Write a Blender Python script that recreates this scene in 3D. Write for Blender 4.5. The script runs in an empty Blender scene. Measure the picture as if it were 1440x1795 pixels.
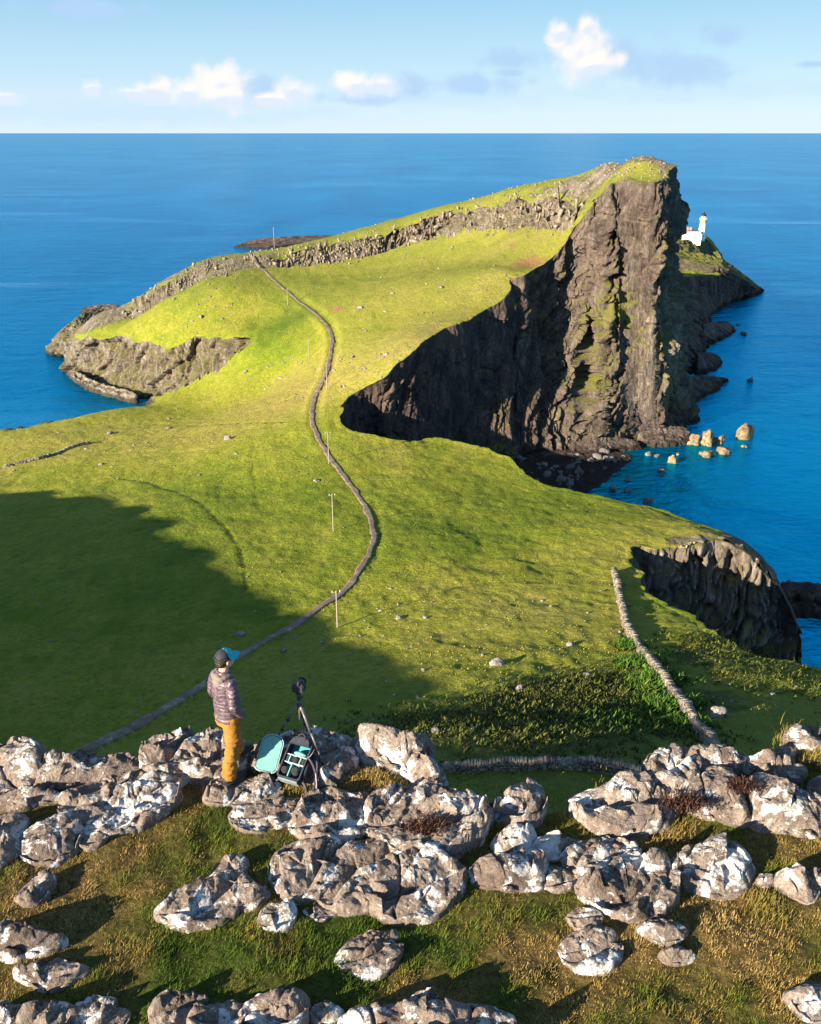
import bpy, bmesh, math, random
import numpy as np
from mathutils import Vector, Matrix

scene = bpy.context.scene
COL = scene.collection
rng = np.random.default_rng(7)
random.seed(7)

# ------------------------------------------------------------------ camera
CAM_Z = 110.0
PITCH = math.radians(23.18)
FPX = 1554.5                      # focal length in photograph pixels (1440 x 1795)
cam_data = bpy.data.cameras.new('camera')
cam_data.sensor_fit = 'VERTICAL'
cam_data.angle = 2 * math.atan(897.5 / FPX)
cam_data.clip_start = 0.1
cam_data.clip_end = 300000
cam = bpy.data.objects.new('camera', cam_data)
cam.location = (0, 0, CAM_Z)
cam.rotation_euler = (math.pi / 2 - PITCH, 0, 0)
COL.objects.link(cam)
scene.camera = cam

# ------------------------------------------------------------------ sun, sky, exposure
SUN_EL = math.radians(16.5)
SUN_AZ = math.atan2(-0.79, -0.61)          # direction towards the sun in plan (x, y)
to_sun = Vector((math.sin(SUN_AZ) * math.cos(SUN_EL), math.cos(SUN_AZ) * math.cos(SUN_EL), math.sin(SUN_EL)))
sun_data = bpy.data.lights.new('sun', 'SUN')
sun_data.energy = 5.0
sun_data.angle = math.radians(0.5)
sun_data.color = (1.0, 0.87, 0.70)
sun = bpy.data.objects.new('sun', sun_data)
sun.rotation_euler = (-to_sun).to_track_quat('-Z', 'Y').to_euler()
sun.location = (-300, -250, 200)
COL.objects.link(sun)

scene.view_settings.view_transform = 'Standard'
scene.view_settings.look = 'None'
scene.view_settings.gamma = 1.0
scene.view_settings.use_curve_mapping = False
scene.view_settings.exposure = 1.75
SKY_STRENGTH = 0.085


class Nodes:
    """Small helper that wires shader nodes."""
    def __init__(self, tree):
        self.t = tree
        tree.nodes.clear()

    def n(self, kind, **kw):
        nd = self.t.nodes.new(kind)
        for k, v in kw.items():
            setattr(nd, k, v)
        return nd

    def put(self, sock, v):
        if v is None:
            return
        if isinstance(v, bpy.types.NodeSocket):
            self.t.links.new(v, sock)
        else:
            if sock.type == 'RGBA' and len(v) == 3:
                v = (*v, 1)
            sock.default_value = v

    def m(self, op, a, b=None, c=None, clamp=False):
        nd = self.n('ShaderNodeMath', operation=op, use_clamp=clamp)
        for i, v in enumerate((a, b, c)):
            self.put(nd.inputs[i], v)
        return nd.outputs[0]

    def vm(self, op, a, b=None):
        nd = self.n('ShaderNodeVectorMath', operation=op)
        self.put(nd.inputs[0], a)
        self.put(nd.inputs[1], b)
        return nd.outputs[0]

    def ss(self, x, lo, hi, a=0.0, b=1.0):
        nd = self.n('ShaderNodeMapRange', interpolation_type='SMOOTHSTEP')
        for i, v in enumerate((x, lo, hi, a, b)):
            self.put(nd.inputs[i], v)
        return nd.outputs[0]

    def noise(self, vec, scale, detail=4.0, rough=0.55, dist=0.0, color=False):
        nd = self.n('ShaderNodeTexNoise')
        self.put(nd.inputs['Vector'], vec)
        nd.inputs['Scale'].default_value = scale
        nd.inputs['Detail'].default_value = detail
        nd.inputs['Roughness'].default_value = rough
        nd.inputs['Distortion'].default_value = dist
        return nd.outputs['Color' if color else 'Fac']

    def voro(self, vec, scale, feature='F1', out='Distance', rand=1.0):
        nd = self.n('ShaderNodeTexVoronoi', feature=feature)
        self.put(nd.inputs['Vector'], vec)
        nd.inputs['Scale'].default_value = scale
        nd.inputs['Randomness'].default_value = rand
        return nd.outputs[out]

    def mix(self, f, a, b, blend='MIX'):
        nd = self.n('ShaderNodeMix', data_type='RGBA', blend_type=blend)
        self.put(nd.inputs[0], f)
        self.put(nd.inputs[6], a)
        self.put(nd.inputs[7], b)
        return nd.outputs[2]

    def ramp(self, f, stops):
        nd = self.n('ShaderNodeValToRGB')
        self.put(nd.inputs[0], f)
        el = nd.color_ramp.elements
        while len(el) < len(stops):
            el.new(0.5)
        for e, (p, c) in zip(el, stops):
            e.position = p
            e.color = (*c, 1)
        return nd.outputs[0]

    def scale(self, vec, s):
        nd = self.n('ShaderNodeMapping')
        self.put(nd.inputs[0], vec)
        nd.inputs['Scale'].default_value = s
        return nd.outputs[0]

    def attr(self, name, out='Fac'):
        return self.n('ShaderNodeAttribute', attribute_name=name).outputs[out]

    def bump(self, h, strength=0.5, dist=0.1, normal=None):
        nd = self.n('ShaderNodeBump')
        nd.inputs['Strength'].default_value = strength
        nd.inputs['Distance'].default_value = dist
        self.put(nd.inputs['Height'], h)
        if normal is not None:
            self.put(nd.inputs['Normal'], normal)
        return nd.outputs[0]


def material(name):
    mt = bpy.data.materials.new(name)
    mt.use_nodes = True
    N = Nodes(mt.node_tree)
    out = N.n('ShaderNodeOutputMaterial')
    b = N.n('ShaderNodeBsdfPrincipled')
    mt.node_tree.links.new(b.outputs[0], out.inputs[0])
    return mt, N, b


def plain(name, color, rough=0.6, metallic=0.0, var=0.12, scale=30.0, spec=0.3):
    mt, N, b = material(name)
    tc = N.n('ShaderNodeTexCoord').outputs['Object']
    f = N.noise(tc, scale, 4.0, 0.6)
    dark = tuple(max(0, c * (1 - 2 * var)) for c in color)
    lite = tuple(min(1, c * (1 + 2 * var)) for c in color)
    N.put(b.inputs['Base Color'], N.ramp(f, [(0.3, dark), (0.7, lite)]))
    b.inputs['Roughness'].default_value = rough
    b.inputs['Metallic'].default_value = metallic
    b.inputs['Specular IOR Level'].default_value = spec
    return mt


# world: Nishita sky with a band of small clouds low over the sea
world = bpy.data.worlds.new('World')
scene.world = world
world.use_nodes = True
W = Nodes(world.node_tree)
wout = W.n('ShaderNodeOutputWorld')
bg = W.n('ShaderNodeBackground')
world.node_tree.links.new(bg.outputs[0], wout.inputs[0])
sky = W.n('ShaderNodeTexSky', sky_type='NISHITA')
sky.sun_disc = False
sky.sun_elevation = SUN_EL
sky.sun_rotation = SUN_AZ
sky.altitude = 100
sky.air_density = 1.0
sky.dust_density = 0.6
sky.ozone_density = 2.0
bg.inputs['Strength'].default_value = SKY_STRENGTH


def sky_clouds():
    d = W.n('ShaderNodeTexCoord').outputs['Generated']
    sp = W.n('ShaderNodeSeparateXYZ')
    W.put(sp.inputs[0], d)
    x, y, z = sp.outputs
    az = W.m('ARCTAN2', x, y)
    el = W.m('ARCSINE', z)
    cb = W.n('ShaderNodeCombineXYZ')
    W.put(cb.inputs[0], az)
    W.put(cb.inputs[1], el)
    ang = cb.outputs[0]
    n1 = W.noise(ang, 34.0, 9.0, 0.52, 0.15)
    n2 = W.noise(W.scale(ang, (1.0, 3.2, 1.0)), 26.0, 6.0, 0.6)
    n3 = W.noise(ang, 95.0, 5.0, 0.5)

    def blob(u, v, ru, rv):
        """an elliptic puff at photograph position (u, v); returns 1 at its centre, 0 on its rim, negative outside"""
        rx, ry, rz = u - 720.0, FPX * math.cos(PITCH) + (897.5 - v) * math.sin(PITCH), -FPX * math.sin(PITCH) + (897.5 - v) * math.cos(PITCH)
        a0, e0 = math.atan2(rx, ry), math.atan2(rz, math.hypot(rx, ry))
        dx = W.m('MULTIPLY', W.m('SUBTRACT', az, a0), 1690.0 / ru)
        dy = W.m('MULTIPLY', W.m('SUBTRACT', el, e0), 1690.0 / rv)
        r = W.m('SQRT', W.m('ADD', W.m('MULTIPLY', dx, dx), W.m('MULTIPLY', dy, dy)))
        return W.m('SUBTRACT', 1.0, r)

    def union(bl):
        o = blob(*bl[0])
        for q in bl[1:]:
            o = W.m('MAXIMUM', o, blob(*q))
        return o

    puffs = [(388, 148, 46, 40), (395, 172, 62, 26), (330, 165, 34, 24), (270, 160, 42, 20), (235, 165, 30, 12),
                   (515, 162, 32, 24), (470, 176, 46, 14), (160, 157, 16, 13), (622, 150, 34, 24), (668, 152, 40, 20),
                   (1018, 92, 44, 46), (1028, 50, 22, 26), (985, 60, 24, 22), (1040, 118, 56, 22), (8, 172, 26, 12)]
    white = union(puffs)
    lifted = union([(u - 4, v - 11, ru, rv) for u, v, ru, rv in puffs])
    grey = union([(1100, 110, 90, 40), (1200, 116, 90, 30), (905, 102, 80, 18), (1262, 66, 44, 20), (1238, 50, 16, 12),
                  (890, 128, 34, 8), (820, 148, 120, 20), (720, 150, 60, 22), (150, 14, 100, 13), (430, 48, 50, 7),
                  (1430, 112, 30, 6), (640, 172, 90, 12), (450, 160, 60, 26)])
    veil = union([(250, 200, 500, 26), (1250, 160, 420, 22), (780, 172, 330, 24)])
    wd = W.ss(W.m('ADD', white, W.m('ADD', W.m('MULTIPLY', W.m('SUBTRACT', n1, 0.5), 2.2), W.m('MULTIPLY', W.m('SUBTRACT', n3, 0.5), 0.5))), -0.30, 0.62)
    gd = W.ss(W.m('ADD', grey, W.m('MULTIPLY', W.m('SUBTRACT', n1, 0.5), 2.2)), -0.22, 0.75, 0.0, 0.9)
    vd = W.ss(W.m('ADD', veil, W.m('MULTIPLY', W.m('SUBTRACT', n2, 0.5), 1.6)), -0.1, 0.9, 0.0, 0.55)
    lit = W.ss(W.m('ADD', W.m('SUBTRACT', lifted, white), W.m('MULTIPLY', W.m('SUBTRACT', n1, 0.5), 1.1)), -0.36, 0.16)
    return wd, gd, vd, lit, el


wd, gd, vd, wlit, wel = sky_clouds()
k = 1.0 / SKY_STRENGTH
low = W.ramp(W.m('MULTIPLY', wel, 1.0 / math.radians(30)), [(0.0, (0.315, 0.375, 0.43)), (0.10, (0.225, 0.32, 0.395)), (0.25, (0.125, 0.245, 0.34)), (1.0, (0.045, 0.125, 0.27))])
low = W.mix(1.0, low, (k * 0.71, k * 0.72, k * 0.725), 'MULTIPLY')
skycol = W.mix(W.ss(wel, 0.25, 0.75, 0.92, 0.35), sky.outputs[0], low)
skycol = W.mix(vd, skycol, tuple(c * k for c in (0.175, 0.244, 0.327)))
skycol = W.mix(gd, skycol, tuple(c * k for c in (0.143, 0.207, 0.285)))
wcol = W.mix(wlit, tuple(c * k for c in (0.23, 0.258, 0.304)), tuple(c * k for c in (0.308, 0.294, 0.285)))
skycol = W.mix(wd, skycol, wcol)
W.put(bg.inputs['Color'], skycol)


# ------------------------------------------------------------------ geometry of the view
CP, SP = math.cos(PITCH), math.sin(PITCH)


def ray(u, v):
    a, b = u - 720.0, 897.5 - v
    return np.array([a, FPX * CP + b * SP, -FPX * SP + b * CP])


def at(u, v, z):
    """Point of the place at height z that the photograph shows at pixel (u, v)."""
    r = ray(u, v)
    t = (z - CAM_Z) / r[2]
    return np.array([r[0] * t, r[1] * t, z])


def atd(u, v, dist):
    """Point at horizontal distance dist (along y) that the photograph shows at pixel (u, v)."""
    r = ray(u, v)
    t = dist / r[1]
    return np.array([r[0] * t, dist, CAM_Z + r[2] * t])


# ------------------------------------------------------------------ noise (numpy)
_perm = np.random.default_rng(11).permutation(256).astype(np.int64)
_perm = np.concatenate([_perm, _perm, _perm])
_val = np.random.default_rng(12).uniform(-1, 1, 256).astype(np.float64)


def vnoise(p):
    p = np.asarray(p, float)
    i = np.floor(p).astype(np.int64)
    f = p - i
    f = f * f * f * (f * (f * 6 - 15) + 10)
    i &= 255
    x0, y0, z0 = i[..., 0], i[..., 1], i[..., 2]
    x1, y1, z1 = (x0 + 1) & 255, (y0 + 1) & 255, (z0 + 1) & 255

    def h(a, b, c):
        return _val[_perm[_perm[_perm[a] + b] + c]]
    fx, fy, fz = f[..., 0], f[..., 1], f[..., 2]
    a = h(x0, y0, z0) * (1 - fx) + h(x1, y0, z0) * fx
    b = h(x0, y1, z0) * (1 - fx) + h(x1, y1, z0) * fx
    c = h(x0, y0, z1) * (1 - fx) + h(x1, y0, z1) * fx
    d = h(x0, y1, z1) * (1 - fx) + h(x1, y1, z1) * fx
    return (a * (1 - fy) + b * fy) * (1 - fz) + (c * (1 - fy) + d * fy) * fz


_rot = np.array([[0.36, 0.48, -0.8], [-0.8, 0.6, 0.0], [0.48, 0.64, 0.6]])


def fbm(p, octv=4, gain=0.5):
    p = np.asarray(p, float)
    s, a, o = 0.0, 1.0, 0.0
    for k in range(octv):
        o = o + a * vnoise(p)
        s += a
        a *= gain
        p = p @ _rot.T * 2.03 + 17.3
    return o / s * 1.6


def ridged(p, octv=4):
    p = np.asarray(p, float)
    s, a, o = 0.0, 1.0, 0.0
    for k in range(octv):
        o = o + a * (1 - np.abs(vnoise(p)) * 2)
        s += a
        a *= 0.5
        p = p @ _rot.T * 2.1 + 9.1
    return o / s


def cells(p):
    """Voronoi: (F1, F2, a random value of the nearest cell) at points p."""
    p = np.asarray(p, float)
    i = np.floor(p).astype(np.int64)
    best = np.full(p.shape[:-1], 9.0)
    sec = np.full(p.shape[:-1], 9.0)
    val = np.zeros(p.shape[:-1])
    for dx in (-1, 0, 1):
        for dy in (-1, 0, 1):
            for dz in (-1, 0, 1):
                q = i + np.array([dx, dy, dz])
                m = q & 255
                h = _perm[_perm[_perm[m[..., 0]] + m[..., 1]] + m[..., 2]]
                ox = (_val[h] + 1) / 2
                oy = (_val[_perm[h + 1]] + 1) / 2
                oz = (_val[_perm[h + 2]] + 1) / 2
                d = np.sqrt((q[..., 0] + ox - p[..., 0]) ** 2 + (q[..., 1] + oy - p[..., 1]) ** 2 + (q[..., 2] + oz - p[..., 2]) ** 2)
                near = d < best
                sec = np.where(near, best, np.minimum(sec, d))
                val = np.where(near, _val[_perm[h + 3]], val)
                best = np.where(near, d, best)
    return best, sec, val


def facets(p, seed=0.0):
    """Flat-sided relief: every Voronoi cell is a plane tilted its own way. Returns (relief, F2 - F1)."""
    p = np.asarray(p, float) + seed
    i = np.floor(p).astype(np.int64)
    best = np.full(p.shape[:-1], 9.0)
    sec = np.full(p.shape[:-1], 9.0)
    out = np.zeros(p.shape[:-1])
    for dx in (-1, 0, 1):
        for dy in (-1, 0, 1):
            q = i[..., :2] + np.array([dx, dy])
            h = _perm[_perm[q[..., 0] & 255] + (q[..., 1] & 255)]
            ex = p[..., 0] - q[..., 0] - (_val[h] + 1) / 2
            ey = p[..., 1] - q[..., 1] - (_val[_perm[h + 1]] + 1) / 2
            d = np.sqrt(ex * ex + ey * ey)
            a = _val[_perm[h + 2]] * math.pi
            r = ex * np.cos(a) + ey * np.sin(a) + 0.35 * _val[_perm[h + 4]]
            near = d < best
            sec = np.where(near, best, np.minimum(sec, d))
            out = np.where(near, r, out)
            best = np.where(near, d, best)
    return out, sec - best


def sstep(x, a, b):
    t = np.clip((x - a) / (b - a), 0, 1)
    return t * t * (3 - 2 * t)


# ------------------------------------------------------------------ mesh helpers
def link(name, me, mat=None, parent=None, smooth=False, **props):
    o = bpy.data.objects.new(name, me)
    COL.objects.link(o)
    if mat is not None:
        for m in (mat if isinstance(mat, (list, tuple)) else [mat]):
            me.materials.append(m)
    if parent is not None:
        o.parent = parent
    if smooth:
        me.polygons.foreach_set('use_smooth', np.ones(len(me.polygons), bool))
    for k, v in props.items():
        o[k] = v
    return o


def mesh_from(verts, faces, name='mesh', attrs=None):
    me = bpy.data.meshes.new(name)
    verts = np.asarray(verts, np.float32)
    if isinstance(faces, np.ndarray):
        nv = faces.shape[1]
        me.vertices.add(len(verts))
        me.vertices.foreach_set('co', verts.ravel())
        me.loops.add(faces.size)
        me.loops.foreach_set('vertex_index', faces.astype(np.int32).ravel())
        me.polygons.add(len(faces))
        me.polygons.foreach_set('loop_start', np.arange(0, faces.size, nv, dtype=np.int32))
        me.update(calc_edges=True)
    else:
        me.from_pydata([tuple(v) for v in verts], [], faces)
    for k, a in (attrs or {}).items():
        a = np.asarray(a, np.float32)
        if a.ndim == 1:
            me.attributes.new(k, 'FLOAT', 'POINT').data.foreach_set('value', a)
        else:
            me.attributes.new(k, 'FLOAT_COLOR', 'POINT').data.foreach_set('color', a.ravel())
    me.update()
    return me


def grid_faces(nr, nc, wrap=False):
    r = np.arange(nr - 1)[:, None]
    c = np.arange(nc if wrap else nc - 1)[None, :]
    c2 = (c + 1) % nc
    f = np.stack([r * nc + c, r * nc + c2, (r + 1) * nc + c2, (r + 1) * nc + c], -1)
    return f.reshape(-1, 4)


def resample(pts, n, smooth=2):
    """Even arc-length resampling of a polyline (k columns), corners eased."""
    pts = np.asarray(pts, float)
    for _ in range(smooth):                       # Chaikin corner cutting
        a, b = pts[:-1], pts[1:]
        q = np.empty((2 * len(a), pts.shape[1]))
        q[0::2] = a * 0.75 + b * 0.25
        q[1::2] = a * 0.25 + b * 0.75
        pts = np.vstack([pts[:1], q, pts[-1:]])
    d = np.linalg.norm(np.diff(pts[:, :3], axis=0), axis=1)
    s = np.concatenate([[0], np.cumsum(d)])
    t = np.linspace(0, s[-1], n)
    return np.stack([np.interp(t, s, pts[:, k]) for k in range(pts.shape[1])], 1)


def inside(px, py, poly):
    poly = np.asarray(poly)
    res = np.zeros(px.shape, bool)
    x1, y1 = poly[-1, 0], poly[-1, 1]
    for x2, y2 in poly[:, :2]:
        c = ((y1 > py) != (y2 > py))
        if y1 != y2:
            xi = (x2 - x1) * (py - y1) / (y2 - y1) + x1
            res ^= c & (px < xi)
        x1, y1 = x2, y2
    return res


def polydist(px, py, line):
    """Distance from points to a polyline in plan."""
    best = np.full(px.shape, 1e9)
    for (x1, y1), (x2, y2) in zip(line[:-1, :2], line[1:, :2]):
        dx, dy = x2 - x1, y2 - y1
        L = dx * dx + dy * dy + 1e-12
        t = np.clip(((px - x1) * dx + (py - y1) * dy) / L, 0, 1)
        best = np.minimum(best, np.hypot(px - x1 - t * dx, py - y1 - t * dy))
    return best
# ------------------------------------------------------------------ materials of the land
def land_material():
    mt, N, b = material('land')
    geo = N.n('ShaderNodeNewGeometry')
    pos = geo.outputs['Position']
    nz = N.n('ShaderNodeSeparateXYZ')
    N.put(nz.inputs[0], geo.outputs['Normal'])
    nz = nz.outputs[2]
    rock_a = N.attr('rock')
    pale = N.attr('pale')
    dry = N.attr('dry')
    # grass: colour varies in drifts, streaks and tufts
    big = N.noise(pos, 0.022, 5.0, 0.6, 0.4)
    mid = N.noise(pos, 0.16, 6.0, 0.65)
    fine = N.noise(pos, 1.4, 5.0, 0.7)
    streak = N.noise(N.scale(pos, (0.5, 0.09, 0.5)), 0.6, 5.0, 0.65)
    t = N.m('ADD', N.m('MULTIPLY', big, 0.5), N.m('ADD', N.m('MULTIPLY', mid, 0.35), N.m('MULTIPLY', streak, 0.22)))
    t = N.m('ADD', t, N.m('MULTIPLY', N.m('SUBTRACT', dry, 0.5), 0.34))
    g = N.ramp(t, [(0.34, (0.088, 0.140, 0.009)), (0.46, (0.180, 0.222, 0.016)), (0.58, (0.285, 0.282, 0.030)), (0.72, (0.355, 0.305, 0.060)), (0.86, (0.31, 0.22, 0.07))])
    g = N.mix(N.ss(N.noise(pos, 0.55, 6.0, 0.75), 0.34, 0.60, 0.38, 0.0), g, (0.050, 0.072, 0.007))
    g = N.mix(N.ss(fine, 0.34, 0.66, 0.36, 0.0), g, (0.045, 0.065, 0.006))
    g = N.mix(N.ss(N.noise(pos, 0.9, 3.0, 0.8), 0.60, 0.80, 0.0, 0.4), g, (0.30, 0.26, 0.06))
    heath = N.attr('heath')
    hn = N.ss(N.m('ADD', heath, N.m('MULTIPLY', N.m('SUBTRACT', N.noise(pos, 0.35, 6.0, 0.7), 0.5), 1.6)), 0.42, 0.72)
    g = N.mix(hn, g, N.ramp(fine, [(0.3, (0.022, 0.026, 0.005)), (0.55, (0.05, 0.075, 0.008)), (0.75, (0.11, 0.13, 0.02))]))
    soil = N.attr('soil')
    g = N.mix(N.ss(N.m('ADD', soil, N.m('MULTIPLY', N.m('SUBTRACT', mid, 0.5), 0.9)), 0.4, 0.6), g, N.mix(fine, (0.16, 0.075, 0.03), (0.36, 0.19, 0.08)))
    # rock: dark brown basalt with paler faces: lichen, and painted-in sunlight on the great cliff
    sx = N.scale(pos, (1.0, 1.0, 0.22))
    r1 = N.noise(sx, 0.22, 6.0, 0.65)
    r2 = N.noise(sx, 1.5, 5.0, 0.7)
    rk = N.ramp(r1, [(0.30, (0.030, 0.021, 0.021)), (0.45, (0.085, 0.060, 0.053)), (0.58, (0.150, 0.105, 0.080)), (0.72, (0.24, 0.18, 0.13))])
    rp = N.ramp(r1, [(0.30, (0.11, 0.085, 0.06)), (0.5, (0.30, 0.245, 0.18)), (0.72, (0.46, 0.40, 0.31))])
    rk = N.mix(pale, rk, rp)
    rk = N.mix(N.ss(r2, 0.36, 0.70, 0.6, 0.0), rk, (0.035, 0.027, 0.024))
    rk = N.mix(N.m('MULTIPLY', N.ss(N.noise(pos, 0.8, 6.0, 0.75), 0.56, 0.72), 0.55), rk, (0.34, 0.31, 0.24))
    tide = N.n('ShaderNodeSeparateXYZ')
    N.put(tide.inputs[0], pos)
    zed = N.m('ADD', tide.outputs[2], N.m('MULTIPLY', N.m('SUBTRACT', r1, 0.5), 5.0))
    rk = N.mix(N.ss(zed, 1.2, 3.2, 0.8, 0.0), rk, (0.022, 0.017, 0.012))
    # moss and grass settle on ledges
    led = N.m('ADD', N.m('ADD', nz, N.m('MULTIPLY', N.m('SUBTRACT', N.attr('moss'), 0.7), 0.9)), N.m('ADD', N.m('MULTIPLY', N.m('SUBTRACT', mid, 0.5), 1.1), N.m('MULTIPLY', N.m('SUBTRACT', r2, 0.5), 0.7)))
    ledge = N.m('MULTIPLY', N.ss(led, 0.58, 0.80), N.attr('moss'), clamp=True)
    rockmask = N.ss(N.m('ADD', rock_a, N.m('MULTIPLY', N.m('ADD', N.m('SUBTRACT', N.noise(pos, 0.5, 5.0, 0.7), 0.5), N.m('SUBTRACT', N.noise(pos, 0.13, 3.0, 0.6), 0.5)), 1.5)), 0.44, 0.58)
    rockmask = N.m('MULTIPLY', rockmask, N.m('SUBTRACT', 1.0, ledge))
    moss = N.mix(mid, (0.075, 0.085, 0.018), (0.17, 0.15, 0.045))
    g2 = N.mix(N.ss(rock_a, 0.3, 0.8), g, moss)
    hi = N.m('MULTIPLY', N.ss(tide.outputs[2], 30.0, 55.0, 0.0, 0.45), N.ss(mid, 0.3, 0.7, 0.5, 1.0))
    g2 = N.mix(hi, g2, (0.165, 0.150, 0.045))
    col = N.mix(rockmask, g2, rk)
    N.put(b.inputs['Base Color'], col)
    b.inputs['Roughness'].default_value = 0.9
    b.inputs['Specular IOR Level'].default_value = 0.12
    tuft = N.m('ADD', N.m('MULTIPLY', N.noise(pos, 0.7, 6.0, 0.72), 0.9), N.m('MULTIPLY', fine, 0.35))
    rel = N.m('ADD', N.m('MULTIPLY', N.noise(sx, 0.9, 8.0, 0.72), 1.6), N.m('MULTIPLY', N.voro(N.scale(pos, (1, 1, 0.3)), 0.55, 'F1'), 0.7))
    h = N.n('ShaderNodeMix', data_type='FLOAT')
    N.put(h.inputs[0], rockmask)
    N.put(h.inputs[2], tuft)
    N.put(h.inputs[3], rel)
    N.put(b.inputs['Normal'], N.bump(h.outputs[0], 0.85, 1.0))
    return mt


LAND = land_material()


def sea_material():
    mt, N, b = material('sea_water')
    pos = N.n('ShaderNodeNewGeometry').outputs['Position']
    cam_d = N.n('ShaderNodeVectorMath', operation='LENGTH')
    N.put(cam_d.inputs[0], pos)
    dist = cam_d.outputs['Value']
    wind = N.noise(N.scale(pos, (1.0, 0.45, 1.0)), 0.004, 6.0, 0.6, 0.8)
    slick = N.noise(N.scale(pos, (0.35, 1.5, 1.0)), 0.0022, 7.0, 0.62, 1.2)
    deep = N.ramp(wind, [(0.3, (0.003, 0.33, 0.52)), (0.5, (0.008, 0.45, 0.66)), (0.7, (0.022, 0.57, 0.77))])
    deep = N.mix(N.ss(slick, 0.53, 0.66, 0.0, 0.6), deep, (0.20, 0.70, 0.88))
    foam = N.noise(N.scale(pos, (0.28, 1.6, 1.0)), 0.006, 9.0, 0.72, 1.0)
    fm = N.m('MULTIPLY', N.ss(foam, 0.56, 0.68), N.ss(slick, 0.46, 0.60))
    deep = N.mix(N.m('MULTIPLY', fm, 0.85), deep, (0.75, 0.92, 0.97))
    N.put(b.inputs['Base Color'], deep)
    b.inputs['Metallic'].default_value = 0.96
    b.inputs['Specular Tint'].default_value = (0.20, 0.66, 0.88, 1)
    b.inputs['Roughness'].default_value = 0.24
    b.inputs['IOR'].default_value = 1.33
    w1 = N.noise(N.scale(pos, (0.55, 1.0, 1.0)), 0.30, 5.0, 0.62, 0.5)
    w2 = N.noise(N.scale(pos, (0.5, 1.0, 1.0)), 0.06, 4.0, 0.55, 0.4)
    h = N.m('ADD', N.m('MULTIPLY', w1, 1.0), N.m('MULTIPLY', w2, 2.4))
    bp = N.n('ShaderNodeBump')
    bp.inputs['Distance'].default_value = 1.6
    N.put(bp.inputs['Height'], h)
    N.put(bp.inputs['Strength'], N.ss(dist, 150.0, 2500.0, 0.95, 0.35))
    N.put(b.inputs['Normal'], bp.outputs[0])
    return mt


SEA = sea_material()
S = 120000.0
link('sea', mesh_from([(-S, -S, 0), (S, -S, 0), (S, S, 0), (-S, S, 0)], [(0, 1, 2, 3)], 'sea'), SEA, kind='structure')

# ------------------------------------------------------------------ the lie of the land
# heights read off the photograph: (u, v, height above the sea)
CTRL = [
    (50, 1290, 37), (250, 1260, 36), (450, 1285, 43), (620, 1300, 49), (700, 1300, 51), (780, 1345, 55), (950, 1345, 57), (1120, 1348, 58),
    (1240, 1300, 53), (1330, 1260, 51), (1440, 1240, 48), (1440, 1185, 44),
    (100, 1120, 30), (300, 1110, 30), (480, 1115, 32), (592, 1097, 33), (720, 1100, 35), (870, 1160, 40), (1000, 1150, 40), (1095, 1090, 36), (1080, 1000, 31.5),
    (350, 1205, 33), (200, 1200, 33), (650, 1200, 40), (800, 1250, 46), (950, 1250, 47), (1100, 1230, 46),
    (0, 950, 20), (200, 950, 24), (400, 950, 26.5), (585, 933, 27), (650, 930, 28), (800, 950, 28.5), (950, 980, 29), (1050, 940, 28.5), (1100, 930, 28.5), (1200, 930, 28), (1270, 938, 27.5),
    (0, 840, 12), (200, 830, 17), (400, 850, 22), (590, 815, 26), (620, 855, 26.5), (770, 800, 25.5), (900, 850, 24.5), (1000, 875, 24), (1140, 890, 24),
    (0, 770, 8), (100, 745, 8), (200, 715, 8), (300, 692, 7), (400, 690, 14), (550, 700, 28), (547, 730, 28), (600, 742, 28.6), (700, 773, 27), (830, 779, 25.2), (930, 834, 24.2), (1020, 864, 23.4),
    (350, 664, 13), (480, 620, 28), (480, 660, 21), (573, 655, 32), (620, 688, 32.3), (640, 640, 38), (583, 610, 35.2), (690, 640, 41), (740, 598, 46.8), (800, 568, 49.3), (850, 543, 51), (890, 522, 54.3), (905, 485, 60.3),
    (550, 545, 41), (566, 561, 39.8), (578, 575, 38.5), (510, 515, 43.3), (480, 490, 46), (440, 449, 51.4), (620, 580, 40), (700, 560, 45.5), (650, 500, 49), (750, 480, 55), (850, 450, 61),
    (450, 462, 50), (370, 453, 50.6), (330, 476, 45.4), (400, 500, 45), (300, 520, 37.7), (240, 560, 28.4), (300, 570, 29), (400, 560, 34), (450, 575, 33), (190, 690, 1), (125, 655, 1),
    (600, 455, 52.4), (500, 462, 49), (700, 430, 58.7), (800, 405, 67), (900, 410, 70), (960, 430, 68), (1000, 400, 74.5),
    (620, 425, 58.7), (700, 400, 65.7), (800, 368, 75), (900, 350, 82), (1000, 345, 84.8), (1040, 348, 85),
    (590, 412, 58.3), (700, 382, 68.4), (800, 355, 76.9), (900, 330, 85.4), (1000, 308, 92.2), (1060, 286, 98), (1120, 272, 101.6), (1160, 273, 101.6), (1188, 292, 98.2),
    (1060, 320, 92.4), (1110, 318, 92.8), (1165, 314, 94), (1020, 380, 79.5),
    (1190, 952, 28.5), (1290, 950, 27.3), (1350, 1000, 22), (1150, 968, 28.4), (1113, 955, 29), (1366, 1030, 18.5), (1396, 1090, 10), (1325, 975, 25.5),
]
# --- cliffs: the upper edge and the foot, both read off the photograph
def E(u, v, z, b=None, off=4.0):
    t = at(u, v, z)
    return (t, None if b is None else at(*b), off)


def WP(x, y, z, bx, by):
    return (np.array([x, y, z], float), np.array([bx, by, -2.0]), 0)


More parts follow.
